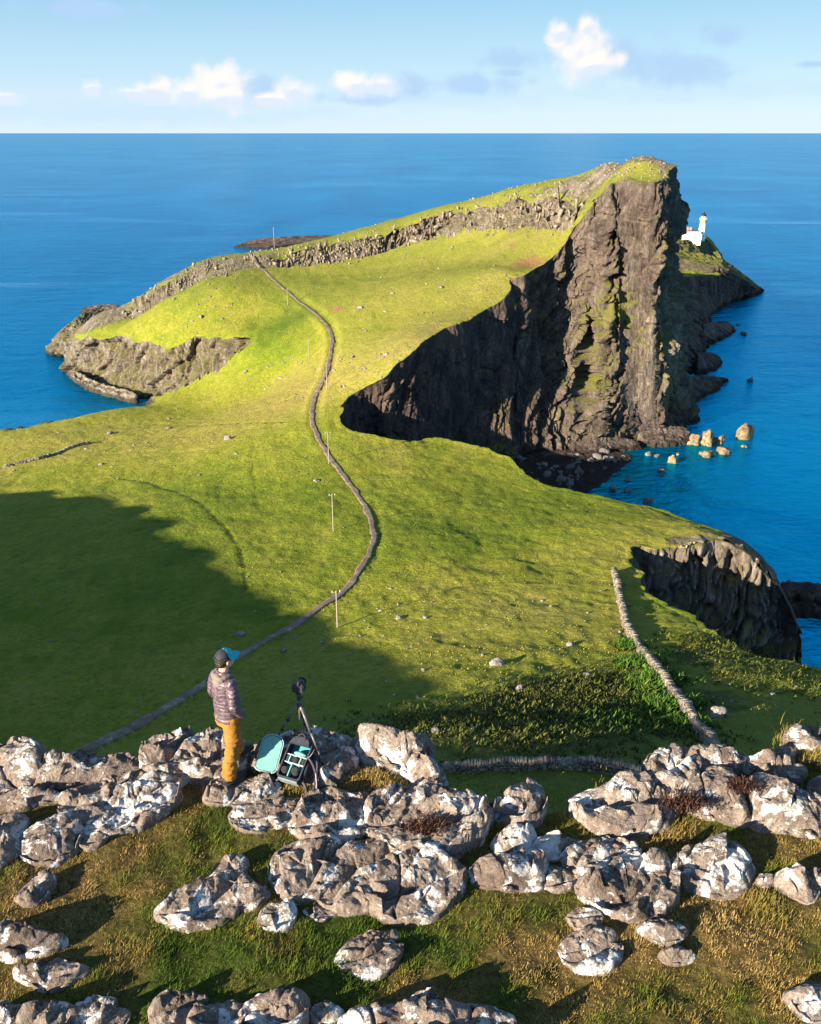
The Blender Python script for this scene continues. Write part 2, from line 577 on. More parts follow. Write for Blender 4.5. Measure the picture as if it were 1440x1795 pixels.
MAIN = [
    WP(125, 560, 46, 134, 556), WP(124, 500, 62, 133, 498), WP(117, 440, 82, 126, 436), WP(109, 395, 93, 119, 390),
    E(1188, 291, 98.2, (1207, 742, -1)), E(1178, 305, 95.5, (1192, 758, -1)), E(1165, 316, 94, (1170, 768, -1)), E(1140, 322, 92.8, (1145, 774, -1)), E(1110, 321, 92.4, (1120, 778, -1)), E(1085, 320, 92.2, (1090, 782, 0)),
    E(1062, 322, 92, (1058, 784, 0)), E(1042, 345, 86, (1030, 790, 1)), E(1034, 368, 81.5, (1005, 792, 1)), E(1018, 398, 75, (985, 794, 1)),
    E(1000, 425, 69.5, (965, 792, 1)), E(982, 444, 66, (950, 790, 1)), E(960, 462, 63, (938, 790, 1)), E(935, 477, 61, (925, 795, 1)), E(908, 487, 60, (912, 798, 1)), E(884, 470, 62.5, (900, 800, 1)), E(896, 500, 57, (895, 802, 1)),
    E(893, 525, 54, (888, 803, 1)), E(850, 545, 50.8, (860, 806, 1)), E(800, 570, 49, (822, 812, 0)), E(770, 585, 47.5, (796, 820, 0)), E(740, 601, 46.5, (768, 830, 0)), E(705, 634, 41.5, (732, 840, 0)),
    E(680, 664, 37, (706, 848, 0)), E(620, 690, 32, (660, 848, 0)), E(597, 714, 30, (630, 858, 0)), E(600, 738, 29, None, 7), E(620, 754, 28.5, None, 7), E(660, 765, 27.7, None, 8), E(700, 771, 27, None, 8),
    E(770, 765, 26, None, 8), E(830, 777, 25, None, 8), E(890, 800, 24.5, None, 8), E(930, 832, 24, None, 8), E(960, 855, 23.7, None, 8), E(1020, 862, 23.2, None, 8), E(1140, 886, 23.6, None, 8),
    E(1200, 904, 24.6, None, 6), E(1260, 928, 27, None, 5), E(1308, 951, 25, None, 5), E(1330, 969, 24.3, None, 4), E(1356, 1002, 21, None, 4), E(1384, 1054, 14.5, None, 3), E(1400, 1100, 8.5, None, 2),
]
MAIN2 = [E(1408, 1140, 3, None, 2), E(1400, 1098, 9, None, 3), E(1383, 1055, 15, None, 4), E(1368, 1030, 18.5, None, 4), E(1345, 1012, 21.5, None, 5), E(1325, 988, 25, None, 9), E(1288, 964, 27.3, None, 12), E(1238, 953, 28.3, None, 13), E(1190, 953, 28.3, None, 11), E(1150, 968, 28, None, 7), E(1113, 958, 29, None, 4), E(1118, 982, 30, None, 4),
         E(1124, 1006, 30.8, None, 4), E(1170, 1061, 34, None, 5), E(1260, 1101, 37.5, None, 6), E(1330, 1141, 40, None, 6), E(1410, 1166, 42, None, 6), E(1500, 1182, 43, None, 6), E(1620, 1200, 44, None, 6)]
HILL = [E(214, 547, 21, (206, 552, 2)), E(180, 556, 18, (176, 570, 1)), E(150, 570, 16, (138, 600, -1)), E(128, 585, 15, (118, 640, -1)), E(150, 588, 18, (122, 658, -1)), E(200, 592, 20, (175, 682, 0)), E(245, 601, 20, (225, 694, 0)), E(270, 604, 21, (262, 694, 1)), E(300, 607, 22, (295, 692, 6)), E(330, 600, 24.5, (330, 672, 11)),
        E(345, 590, 27, (352, 656, 15)), E(375, 591, 29, (376, 646, 18)), E(410, 588, 31.5, (405, 628, 23)), E(440, 586, 32.8, (434, 602, 29.5))]
CRAG = [E(470, 444, 54, (470, 462, 49.8)), E(530, 436, 56, (535, 464, 50)), E(590, 427, 57.5, (600, 452, 52.8)), E(650, 414, 62, (655, 440, 55.8)), E(700, 400, 65.7, (700, 428, 59)), E(750, 382, 71, (755, 414, 63.5)), E(800, 366, 75.5, (805, 402, 67.4)),
        E(850, 358, 79, (850, 396, 70.5)), E(900, 350, 82.2, (905, 398, 71.5)), E(950, 345, 84, (950, 396, 73.5)), E(1000, 345, 85, (995, 396, 75)), E(1020, 362, 82, (1016, 374, 80))]

CRAG2 = [E(452, 449, 52.3, (470, 466, 49.5)), E(425, 449, 52, (425, 472, 48.6)), E(398, 450, 51.5, (400, 478, 47.8)), E(370, 452, 50.8, (372, 482, 46.6)), E(345, 465, 48, (350, 490, 44)), E(325, 478, 45.2, (332, 500, 41)), E(300, 492, 42, (308, 512, 38.5)),
         E(270, 507, 37.5, (280, 530, 34)), E(240, 524, 31.5, (252, 550, 28)), E(226, 551, 26, (230, 560, 25))]
HILL, CRAG = HILL[::-1], CRAG[::-1]


pts = [at(*c) for c in CTRL]
for _set in (MAIN[4:], MAIN2, HILL, CRAG, CRAG2):
    pts += [c[0] for c in _set]
for _set in (HILL, CRAG, CRAG2):
    pts += [c[1] for c in _set]
# ground hidden behind the ridge and beyond the frame
pts += [np.array(p, float) for p in [
    (104, 385, 94), (103, 410, 87), (103, 440, 78), (99, 372, 97.5), (-150, 560, 14), (-90, 580, 26), (-40, 590, 40), (20, 560, 58), (80, 520, 62), (110, 450, 78), (112, 520, 52), (60, 640, 34), (-40, 680, 8), (-120, 650, 0), (120, 620, 36), (-190, 520, 3),
    (-230, 470, -6), (-210, 420, -4), (-240, 350, -5), (-190, 300, 2), (-150, 160, 19), (-110, 110, 28), (-80, 60, 34), (-190, 230, 8), (-260, 250, -2),
    (-20, 40, 58), (20, 40, 64), (60, 60, 52), (100, 90, 40), (0, 25, 76), (-30, 25, 66), (40, 25, 72), (90, 40, 60)]]
pts = np.array(pts)
TC = pts[:, :2] / 100.0


def tps_k(a, b):
    d2 = (a[:, None, 0] - b[None, :, 0]) ** 2 + (a[:, None, 1] - b[None, :, 1]) ** 2
    return 0.5 * d2 * np.log(d2 + 1e-9)


_n = len(TC)
_K = tps_k(TC, TC) + np.eye(_n) * 0.004
_P = np.hstack([np.ones((_n, 1)), TC])
_A = np.block([[_K, _P], [_P.T, np.zeros((3, 3))]])
_w = np.linalg.solve(_A, np.concatenate([pts[:, 2], np.zeros(3)]))


def base_height(x, y):
    x, y = np.asarray(x, float), np.asarray(y, float)
    q = np.stack([x.ravel(), y.ravel()], 1) / 100.0
    out = np.empty(len(q))
    for i in range(0, len(q), 40000):
        c = q[i:i + 40000]
        out[i:i + 40000] = tps_k(c, TC) @ _w[:_n] + _w[_n] + c @ _w[_n + 1:]
    return out.reshape(x.shape)


# --- the path, centre line read off the photograph
PATH_PX = [(436, 443), (446, 455), (462, 471), (480, 489), (497, 504), (512, 516), (532, 532), (550, 546), (566, 561), (577, 577), (583, 595), (582, 612), (578, 634), (573, 655),
           (563, 674), (554, 692), (549, 710), (547, 730), (551, 752), (560, 774), (574, 795), (590, 815), (606, 834), (621, 855), (634, 874), (645, 893), (652, 912), (656, 932), (655, 950),
           (650, 967), (641, 985), (628, 1005), (610, 1028), (590, 1044), (565, 1060), (540, 1075), (510, 1095), (480, 1113), (450, 1132), (420, 1150), (385, 1180), (350, 1205), (300, 1235),
           (250, 1262), (190, 1290), (135, 1316), (90, 1338), (40, 1362)]


def on_land(u, v, z0=30.0):
    """Where the sight line through (u, v) meets the base terrain."""
    r = ray(u, v)
    t = np.linspace(45.0, 620.0, 2400) / r[1]
    z = base_height(r[0] * t, r[1] * t)
    below = np.nonzero(CAM_Z + r[2] * t < z)[0]
    k = below[0] if len(below) else np.argmin(np.abs(CAM_Z + r[2] * t - z))
    return np.array([r[0] * t[k], r[1] * t[k], z[k]])


PATH = resample([on_land(*p) for p in PATH_PX], 700, 2)
PATH[:, 2] = base_height(PATH[:, 0], PATH[:, 1])


def height(x, y):
    """Terrain with its small relief: hummocks, terracettes, the bed cut for the path."""
    x, y = np.asarray(x, float), np.asarray(y, float)
    z = base_height(x, y)
    p = np.stack([x, y, np.zeros_like(x)], -1)
    z = z + 0.6 * fbm(p / 34.0, 3) + 0.26 * fbm(p / 7.0, 3) + 0.13 * fbm(p / 1.9, 2)
    st = np.stack([x * 0.05 + y * 0.02, y * 0.33 + z * 0.2, np.zeros_like(x)], -1)
    z = z + 0.09 * fbm(st, 3)
    return z


_path_z = height(PATH[:, 0], PATH[:, 1])
_path_z = np.convolve(np.pad(_path_z, 8, 'edge'), np.ones(17) / 17, 'valid')
PATH[:, 2] = _path_z

def finish(ctrl, n):
    top = np.array([c[0] for c in ctrl])
    tan = np.gradient(top[:, :2], axis=0)
    nor = np.stack([-tan[:, 1], tan[:, 0]], 1)
    nor /= np.linalg.norm(nor, axis=1, keepdims=True) + 1e-9
    bot = []
    for i, (t, b, off) in enumerate(ctrl):
        if b is None:
            b = np.array([t[0] + nor[i, 0] * off, t[1] + nor[i, 1] * off, -1.5])
        bot.append(b)
    both = resample(np.hstack([top, np.array(bot)]), n, 2)
    return both[:, :3], both[:, 3:]


SEAPOLY = []


def cliff(name, ctrl, n, nt, amp=2.4, col=4.5, lip=5.0, pale=None, moss=0.6, waist=0.0, cut=True, seed=0.0, edge_rough=1.0, foot=3.0, out=0.0, ampw=None, lip_rock=None):
    """A rock face between an upper edge and its foot, weathered into columns, ledges and buttresses, with a turf lip on top."""
    top, bot = finish(ctrl, n)
    arc = np.concatenate([[0], np.cumsum(np.linalg.norm(np.diff(top[:, :2], axis=0), axis=1))])
    fall = bot[:, :2] - top[:, :2]
    tan = np.gradient(top[:, :2], axis=0)
    tan = np.stack([np.convolve(np.pad(tan[:, k], 6, 'edge'), np.ones(13) / 13, 'valid') for k in (0, 1)], 1)
    nor = np.stack([-tan[:, 1], tan[:, 0]], 1)
    nor /= np.linalg.norm(nor, axis=1, keepdims=True) + 1e-9
    # ragged plan of the upper edge
    q = np.stack([arc / 9.0 + seed, arc * 0 + 3.1, arc * 0], -1)
    rag = edge_rough * (1.3 * fbm(q, 4))
    top = top.copy()
    top[:, :2] += nor * (rag + out * 0.4)[:, None]
    bot = bot.copy()
    bot[:, :2] += nor * out
    bot[:, 2] -= out * 0.8
    hgt = np.maximum(top[:, 2] - bot[:, 2], 0.5)
    lips = np.array([-lip, -lip * 0.62, -lip * 0.34, -lip * 0.14, -0.02 * lip])
    rows, rock, am = [], [], []
    for L in lips:
        p = top.copy()
        p[:, :2] += nor * L
        hz = height(p[:, 0], p[:, 1])
        k = (L + lip) / lip
        p[:, 2] = hz * (1 - k) + np.minimum(hz + 0.25, np.maximum(hz, top[:, 2])) * k + (-0.25 if L == -lip else 0.06)
        rows.append(p)
        rock.append((np.full(n, 0.0 if k < 0.8 else 0.22) if lip_rock is None else lip_rock(p)))
    edge_z = rows[-1][:, 2].copy()
    for j in range(1, nt + 1):
        t = j / nt
        p = np.empty_like(top)
        prof = t ** 1.0 + waist * math.sin(math.pi * t)
        p[:, :2] = top[:, :2] + (bot[:, :2] - top[:, :2]) * prof
        p[:, 2] = edge_z + (bot[:, 2] - edge_z) * t
        # displacement
        s3 = np.stack([arc, np.full(n, seed * 7.0), p[:, 2]], -1)
        butt = fbm(s3 * np.array([1 / 26.0, 1, 1 / 90.0]) + seed, 3)
        s4 = s3 + 2.2 * np.stack([fbm(s3 / 11.0 + 5, 3), 0 * arc, 0 * arc], -1)
        s4[:, 0] += 0.28 * p[:, 2] + 5.0 * fbm(s3 / 40.0 + 3, 2)
        f1, f2, cv = cells(s4 * np.array([1 / col, 1, 1 / (col * 3.4)]))
        h1, h2, cb = cells(s4 * np.array([.38 / col, 1, 1 / (col * 6.0)]) + 57.1)
        g1, g2, cw = cells(s4 * np.array([2.3 / col, 1, 1 / (col * 1.6)]) + 31.7)
        slot = -np.exp(-((f2 - f1) / 0.10) ** 2)
        k1, k2, ck = cells(s4 * np.array([1 / 3.2, 1, 1 / 3.6]) + 11.3)
        d = amp * (1.2 * butt + 0.9 * cb + 0.66 * cv + 0.50 * cw + 0.30 * ck + 0.75 * slot - 0.40 * np.exp(-((g2 - g1) / 0.12) ** 2) - 0.22 * np.exp(-((k2 - k1) / 0.12) ** 2)) + 0.22 * amp * fbm(s3 / 3.1, 3) + 0.3 * fbm(s3 / 0.9, 2)
        env = min(1.0, t * 7.0) * 0.85 + 0.15
        env2 = np.minimum(1.0, 0.3 + hgt / 14.0) * env
        if ampw is not None:
            d = d * ampw(top)
        p[:, :2] += nor * (d * env2 + foot * max(0.0, t - 0.9) * 10 * 0.4)[:, None]
        p[:, 2] += (0.9 * cw + 0.5 * fbm(s3 / 2.3 + 9, 2)) * env2 * (0.35 if t > 0.05 else 0.1) * (1 - t)
        rows.append(p)
        rock.append(np.full(n, 1.0))
    p = rows[-1].copy()
    p[:, 2] -= 5.0
    p[:, :2] += nor * 0.6
    rows.append(p)
    rock.append(np.full(n, 1.0))
    V = np.array(rows)
    R = np.array(rock)
    nr = V.shape[0]
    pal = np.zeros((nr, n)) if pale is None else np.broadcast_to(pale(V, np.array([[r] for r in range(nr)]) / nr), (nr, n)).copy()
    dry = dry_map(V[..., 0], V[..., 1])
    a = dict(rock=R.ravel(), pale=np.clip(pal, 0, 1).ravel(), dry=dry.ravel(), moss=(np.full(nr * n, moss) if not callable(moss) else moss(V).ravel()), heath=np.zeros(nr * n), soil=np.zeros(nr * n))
    f = grid_faces(nr, n)
    me = mesh_from(V.reshape(-1, 3), f[:, ::-1], name, a)
    o = link(name, me, LAND, kind='structure')
    return top, bot, o


def dry_map(x, y):
    """0 = lush green, 1 = straw coloured; drifts placed as in the photograph."""
    d = np.full(np.shape(x), 0.5)
    for (u, v, z, r, a) in DRY:
        c = at(u, v, z)
        d = d + a * np.exp(-((x - c[0]) ** 2 + (y - c[1]) ** 2) / (r * r))
    return np.clip(d, 0, 1)


DRY = [(650, 560, 45, 60, 0.22), (720, 640, 40, 35, 0.3), (850, 520, 52, 25, 0.2), (450, 720, 20, 45, 0.32), (100, 780, 9, 50, 0.28), (350, 560, 33, 22, 0.1), (480, 570, 38, 22, -0.45), (520, 530, 44, 20, -0.3),
       (400, 500, 45, 20, -0.15), (850, 1040, 32, 25, 0.3), (950, 900, 25, 40, -0.22), (700, 900, 27, 40, -0.1), (1080, 960, 29, 18, 0.45), (1190, 940, 28, 12, 0.25), (700, 1140, 37, 22, 0.3), (1000, 1100, 36, 16, 0.28),
       (400, 880, 24, 50, -0.05), (200, 1050, 28, 40, -0.15), (800, 1300, 52, 22, -0.5), (1000, 1290, 52, 18, -0.5), (1150, 1180, 43, 5, -0.7), (1170, 1230, 47, 5, -0.7), (1210, 1080, 33, 10, -0.35)]

def main_moss(V):
    m = np.full(V.shape[:2], .62)
    for (u, v, z, rx_, rz_, a) in [(1060, 555, 42, 9, 7, .55), (1035, 640, 26, 7, 8, .55), (1085, 525, 47, 7, 6, .5), (1105, 590, 36, 7, 10, .35), (1150, 620, 30, 8, 12, .3), (1170, 690, 17, 5, 8, .35), (1185, 420, 68, 6, 8, .3), (860, 700, 25, 6, 14, .3)]:
        c = atd(u, v, 345)
        m = m + a * np.exp(-((V[..., 0] - c[0]) / rx_) ** 2 - ((V[..., 2] - c[2]) / rz_) ** 2)
    return m


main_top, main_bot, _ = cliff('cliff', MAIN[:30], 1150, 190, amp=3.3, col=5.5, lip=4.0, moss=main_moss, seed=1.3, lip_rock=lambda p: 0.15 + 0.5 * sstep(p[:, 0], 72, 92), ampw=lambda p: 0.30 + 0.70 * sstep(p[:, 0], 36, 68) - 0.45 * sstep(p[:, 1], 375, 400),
                              pale=lambda V, r: 0.55 * sstep(V[..., 2], 50, 78) * sstep(-V[..., 0], -68, -45) + 0.24 * sstep(V[..., 0], 45, 68) + 0.55 * np.exp(-((V[..., 0] - 100) / 16) ** 2) * sstep(V[..., 2], 8, 22) * (1 - sstep(V[..., 2], 40, 62)))  # sunlight and shade in the colour: sunlit right face paler, bay wall darker
rim_top, rim_bot, _ = cliff('cliff', MAIN[29:], 520, 40, amp=1.3, col=4.5, lip=2.4, moss=0.7, seed=2.9, ampw=lambda p: 1 - .6 * sstep(p[:, 0], 66, 74), lip_rock=lambda p: 0.1 + 0.9 * sstep(p[:, 0], 68, 73))
nose_top, nose_bot, _ = cliff('cliff', MAIN2, 620, 60, amp=2.3, col=3.8, lip=1.8, moss=0.75, edge_rough=2.2, seed=4.7, lip_rock=lambda p: 0.1 + 0.6 * sstep(p[:, 0], 58, 64) * sstep(p[:, 1], 148, 155), foot=1.0,
                              pale=lambda V, r: 0.75 * sstep(V[..., 1], 150, 158) * np.ones(V.shape[:2]))
hill_top, hill_bot, _ = cliff('cliff', HILL, 460, 56, amp=2.3, col=4.2, lip=3.0, moss=0.75, seed=8.1, waist=-0.10,
                              pale=lambda V, r: 0.8)
crag_top, crag_bot, _ = cliff('crag', CRAG, 800, 30, amp=2.5, col=2.6, lip=3.0, moss=0.55, seed=12.9, foot=0.5, edge_rough=1.6, out=1.6,
                              pale=lambda V, r: 0.85)
crag2_top, crag2_bot, _ = cliff('crag', CRAG2, 520, 22, amp=2.2, col=2.6, lip=2.5, moss=0.5, seed=17.3, foot=0.5, edge_rough=2.0, out=1.3,
                                pale=lambda V, r: 0.85)

SEA_POLY = np.vstack([main_top[:, :2], rim_top[:, :2], nose_top[:, :2], [[140, 80], [420, 60], [900, 900], [119, 900]]])
HILL_POLY = np.vstack([hill_top[:, :2], hill_bot[::-1, :2]])
WEST_POLY = np.vstack([[at(128, 585, 15)[:2], at(150, 570, 16)[:2], at(180, 556, 18)[:2], at(214, 547, 21)[:2]], [[-190, 520], [-420, 700], [-420, 380]], [at(112, 665, 0)[:2]]])
CRAG_POLY = np.vstack([crag_top[:, :2], crag_bot[::-1, :2]])

# ------------------------------------------------------------------ the ground sheet: fine near by, coarser with distance
th = np.radians(np.linspace(-39, 39, 680))
rr = np.exp(np.linspace(math.log(34.0), math.log(700.0), 640))
RR, TT = np.meshgrid(rr, th, indexing='ij')
GX, GY = RR * np.sin(TT), RR * np.cos(TT)
GZ = height(GX, GY)
bad = inside(GX, GY, SEA_POLY) | inside(GX, GY, HILL_POLY) | inside(GX, GY, CRAG_POLY) | inside(GX, GY, np.vstack([crag2_top[:, :2], crag2_bot[::-1, :2]])) | inside(GX, GY, WEST_POLY) | (GZ < -3)
# the path lies in a shallow cut
pd = polydist(GX.ravel(), GY.ravel(), PATH[::4]).reshape(GX.shape)
near = pd < 6
if near.any():
    ix = np.argmin((GX[near][:, None] - PATH[None, ::3, 0]) ** 2 + (GY[near][:, None] - PATH[None, ::3, 1]) ** 2, axis=1)
    kz = PATH[::3, 2][ix]
    w = 1 - sstep(pd[near], 1.3, 4.0)
    GZ[near] = GZ[near] * (1 - w) + (kz - 0.12) * w
heath = np.zeros_like(GX)
for (u, v, z, r, a) in [(950, 1230, 46, 9, 1.0), (1040, 1200, 44, 8, 0.8), (850, 1290, 50, 10, 0.7), (700, 1270, 48, 8, 0.5), (1000, 1290, 52, 10, 0.8), (1210, 1150, 42, 5, 0.9), (1330, 1180, 40, 10, 0.45), (1250, 1230, 48, 6, 0.8)]:
    c = on_land(u, v)
    heath += a * np.exp(-((GX - c[0]) ** 2 + (GY - c[1]) ** 2) / (r * r))
TRACKS = [([(215, 835), (285, 850), (345, 880), (395, 925), (420, 960), (427, 1000), (430, 1030)], .7, .75), ([(245, 742), (300, 744), (400, 745), (540, 745)], .8, .6), ([(0, 900), (70, 905), (160, 915), (230, 935)], .7, .4), ([(440, 800), (446, 840), (450, 880)], .4, .5),
          ([(650, 1000), (665, 960), (668, 920), (655, 870)], .5, .5), ([(640, 600), (680, 560), (700, 530)], .5, .4), ([(20, 850), (40, 830), (60, 815)], .5, .4), ([(300, 590), (360, 570), (420, 575)], .6, .4), ([(700, 560), (760, 530), (820, 510)], .5, .4)]
for line_, w_, a_ in TRACKS:
    ln_ = resample([on_land(*p) for p in line_], 60, 2)
    dd = polydist(GX.ravel(), GY.ravel(), ln_).reshape(GX.shape)
    heath += a_ * np.exp(-(dd / (w_ + 0.2)) ** 2)
    GZ -= 0.18 * np.exp(-(dd / (w_ + 0.3)) ** 2)
soil = np.zeros_like(GX)
for (u, v, z, r, a) in [(592, 545, 43, 3.2, 1.3), (575, 540, 43, 2.5, 0.7), (930, 465, 64, 9, 0.9), (985, 440, 68, 6, 0.9), (900, 430, 66, 3, 0.7), (1190, 945, 28, 1.6, 1.0), (1275, 938, 27, 1.6, 1.0), (1150, 905, 25, 1.0, 0.6), (1115, 950, 29, 1.2, 0.7)]:
    c = on_land(u, v)
    soil += a * np.exp(-((GX - c[0]) ** 2 + (GY - c[1]) ** 2) / (r * r))
rockv = np.zeros_like(GX)
cd = polydist(GX.ravel(), GY.ravel(), ((crag_top + crag_bot) / 2)[::10]).reshape(GX.shape)
rockv += 0.40 * np.exp(-(cd / 12.0) ** 2)
cd = polydist(GX.ravel(), GY.ravel(), ((crag2_top + crag2_bot) / 2)[::10]).reshape(GX.shape)
rockv += 0.40 * np.exp(-(cd / 9.0) ** 2)
for (u, v, z, r, a) in [(250, 520, 33, 9, 0.75), (215, 545, 24, 9, 0.8), (285, 500, 38, 8, 0.7), (330, 474, 46, 9, 0.7), (375, 460, 49, 8, 0.6), (420, 470, 50, 7, 0.5), (150, 560, 14, 12, 0.9), (180, 560, 18, 10, 0.7), (1190, 953, 28.3, 4, 0.6), (1240, 952, 28.3, 5, 0.6), (1300, 962, 27, 6, 0.75), (1350, 1010, 20, 7, 0.8), (1380, 1060, 12, 6, 0.8), (1165, 284, 100, 8, 0.75), (1180, 296, 100, 6, 0.8), (1125, 277, 101, 6, 0.55), (1090, 290, 97, 9, 0.5), (1050, 312, 97, 7, 0.45), (1000, 325, 97, 8, 0.4), (1040, 320, 91, 10, 0.3), (950, 345, 84, 14, 0.3)]:
    c = on_land(u, v)
    rockv += a * np.exp(-((GX - c[0]) ** 2 + (GY - c[1]) ** 2) / (r * r))
rockv += sstep(-GZ, -4.0, -1.5)
rockv = np.clip(rockv, 0, 1)
rel = rockv * (2.2 * np.clip(ridged(np.stack([GX, GY, GZ * 0.4], -1) / 5.5, 4) - 0.35, 0, 1))
GZ = GZ + rel
ncol = GX.shape[1]
faces = grid_faces(*GX.shape)
keep = ~bad.ravel()[faces].any(1)
used, inv = np.unique(faces[keep], return_inverse=True)
V = np.stack([GX, GY, GZ], -1).reshape(-1, 3)[used]
at_ = dict(rock=rockv.ravel()[used], pale=np.full(len(used), 0.8), dry=dry_map(V[:, 0], V[:, 1]), moss=np.full(len(used), 0.42), heath=heath.ravel()[used], soil=soil.ravel()[used])
link('ground', mesh_from(V, inv.reshape(-1, 4)[:, ::-1], 'ground', at_), LAND, smooth=True, kind='structure')
# ------------------------------------------------------------------ the escarpment that carries on to the left of the view
sv = np.array([0.79, 0.61])                       # the way the shadows fall in plan
pv = np.array([0.61, -0.79])
TANE = math.tan(SUN_EL)
A_C = -78.0
rimpts = []
for (u, v) in [(-140, 870), (0, 862), (110, 862), (200, 872), (290, 915), (335, 950), (370, 1000), (430, 1030), (480, 1060), (560, 1095), (640, 1130), (720, 1160), (780, 1195), (870, 1215), (980, 1245), (1100, 1275), (1190, 1270), (1260, 1232), (1350, 1238), (1440, 1225)]:
    q = on_land(u, v)
    a_, p_ = q[:2] @ sv, q[:2] @ pv
    rimpts.append((p_, q[2] + (a_ - A_C) * TANE))
rimpts.sort()
pp = np.array([r[0] for r in rimpts])
hh = np.array([r[1] for r in rimpts])
P_ = np.linspace(-430, 10, 260)
Hc = np.interp(P_, pp, hh)
rows = []
for a_, k, dz in [(-30, 0.0, 0), (-52, 0.25, -2), (-66, 0.62, 0), (-73, 0.86, 0), (-78, 1.0, 0), (-90, 1.0, -1.5), (-140, 1.0, -6), (-220, 1.0, -20)]:
    x, y = P_ * pv[0] + a_ * sv[0], P_ * pv[1] + a_ * sv[1]
    n3 = np.stack([x / 9, y / 9, np.zeros_like(x)], -1)
    j = fbm(n3, 4)
    base = np.minimum(base_height(x, y), 60) - 6
    z = base * (1 - k) + (Hc + dz) * k + 0.9 * j * (k > 0.2)
    rows.append(np.stack([x + 2.0 * j, y + 2.0 * fbm(n3 + 7, 3), z], -1))
V = np.array(rows)
nr, nc = V.shape[:2]
hill_rock = np.array([0, .2, .6, .7, .3, .1, 0, 0])[:, None] * np.ones(nc)
V = V.reshape(-1, 3)
link('hill', mesh_from(V, grid_faces(nr, nc), 'hill', dict(rock=hill_rock.ravel(), pale=np.full(len(V), 0.5), dry=np.full(len(V), 0.5), moss=np.full(len(V), 1.0), heath=np.zeros(len(V)), soil=np.zeros(len(V)))), LAND, smooth=True, kind='structure')


# ------------------------------------------------------------------ rocks, skerries and headland beyond
def plateau(name, top, foot, n=220, nt=26, ni=14, amp=1.0, col=3.0, rock_top=0.2, pale=0.3, moss=0.6, seed=0.0, mat=None, dome=0.0, **props):
    top = np.array([at(*p) if len(p) == 3 else p[0] for p in top])
    cen = top.mean(0)
    ang = np.arctan2(top[:, 1] - cen[1], top[:, 0] - cen[0])
    if isinstance(foot, (int, float)):
        d = top[:, :2] - cen[:2]
        d /= np.linalg.norm(d, axis=1, keepdims=True)
        foot = np.hstack([top[:, :2] + d * foot, np.full((len(top), 1), -1.5)])
    else:
        fl = []
        for t, b in zip(top, foot):
            if isinstance(b, (int, float)):
                d = t[:2] - cen[:2]
                d /= np.linalg.norm(d)
                fl.append([*(t[:2] + d * b), -1.5])
            else:
                fl.append(at(*b))
        foot = np.array(fl)
    both = np.hstack([top, foot])
    both = resample(np.vstack([both, both[:1]]), n + 1, 2)[:-1]
    T, F = both[:, :3], both[:, 3:]
    arc = np.concatenate([[0], np.cumsum(np.linalg.norm(np.diff(T[:, :2], axis=0), axis=1))])
    area = 0.5 * np.sum(T[:, 0] * np.roll(T[:, 1], -1) - np.roll(T[:, 0], -1) * T[:, 1])
    tan = np.roll(T[:, :2], -1, 0) - np.roll(T[:, :2], 1, 0)
    nor = np.stack([tan[:, 1], -tan[:, 0]], 1) * (1 if area > 0 else -1)
    nor /= np.linalg.norm(nor, axis=1, keepdims=True) + 1e-9
    rows, rk = [], []
    for i in range(ni):
        t = (i + 0.02) / ni
        p = cen + (T - cen) * t
        s3 = p / 5.0 + seed
        p[:, 2] += dome * (1 - t * t) + amp * 0.6 * fbm(s3, 4) * (1 if t < 0.9 else 0.5) + amp * rock_top * np.abs(fbm(p / 1.7 + seed, 3))
        rows.append(p)
        rk.append(np.full(n, rock_top))
    for j in range(nt + 1):
        t = j / nt
        p = T * (1 - t) + F * t
        s3 = p + 0.0
        f1, f2, cv = cells(s3 * np.array([1 / col, 1 / col, 1 / (col * 3.0)]) + seed)
        d = amp * (0.9 * cv + 0.9 * fbm(s3 / (col * 4) + seed, 3) + 0.5 * fbm(s3 / 1.6 + seed, 3))
        p[:, :2] += nor * (d * min(1, 0.25 + t * 5))[:, None]
        rows.append(p)
        rk.append(np.full(n, max(rock_top, 1.0 if j > 0 else 0.5)))
    V = np.array(rows)
    f = grid_faces(len(rows), n, wrap=True)
    if area > 0:
        f = f[:, ::-1]
    N_ = V.shape[0] * n
    me = mesh_from(V.reshape(-1, 3), f, name, dict(rock=np.array(rk).ravel(), pale=np.full(N_, pale), dry=np.full(N_, 0.45), moss=np.full(N_, moss), heath=np.zeros(N_), soil=np.zeros(N_)))
    return link(name, me, mat or LAND, **props)


plateau('headland', [(1150, 486, 24), (1200, 486, 24), (1225, 483, 24), (1248, 481, 24), (1262, 484, 22), (1266, 479, 22), (1248, 473, 23.5), (1200, 470, 24), (1150, 470, 24)],
        [(1150, 556, 0), (1200, 556, 0), (1224, 553, 0), (1247, 549, 0), (1262, 543, 0), 4, 4, 4, 4], n=360, nt=50, amp=1.2, col=3.2, pale=0.12, moss=0.4, rock_top=0.05, seed=5.0, kind='structure')
plateau('headland', [(1160, 545, 16), (1200, 545, 16), (1222, 548, 14), (1240, 556, 9), (1244, 550, 8), (1225, 538, 12), (1200, 532, 16), (1160, 530, 18)],
        [(1160, 700, 0), (1202, 668, 0), (1222, 640, 0), (1243, 606, 0), 4, 4, 4, 4], n=420, nt=70, amp=1.7, col=4.0, pale=0.12, moss=0.3, rock_top=0.9, seed=3.0, kind='structure')
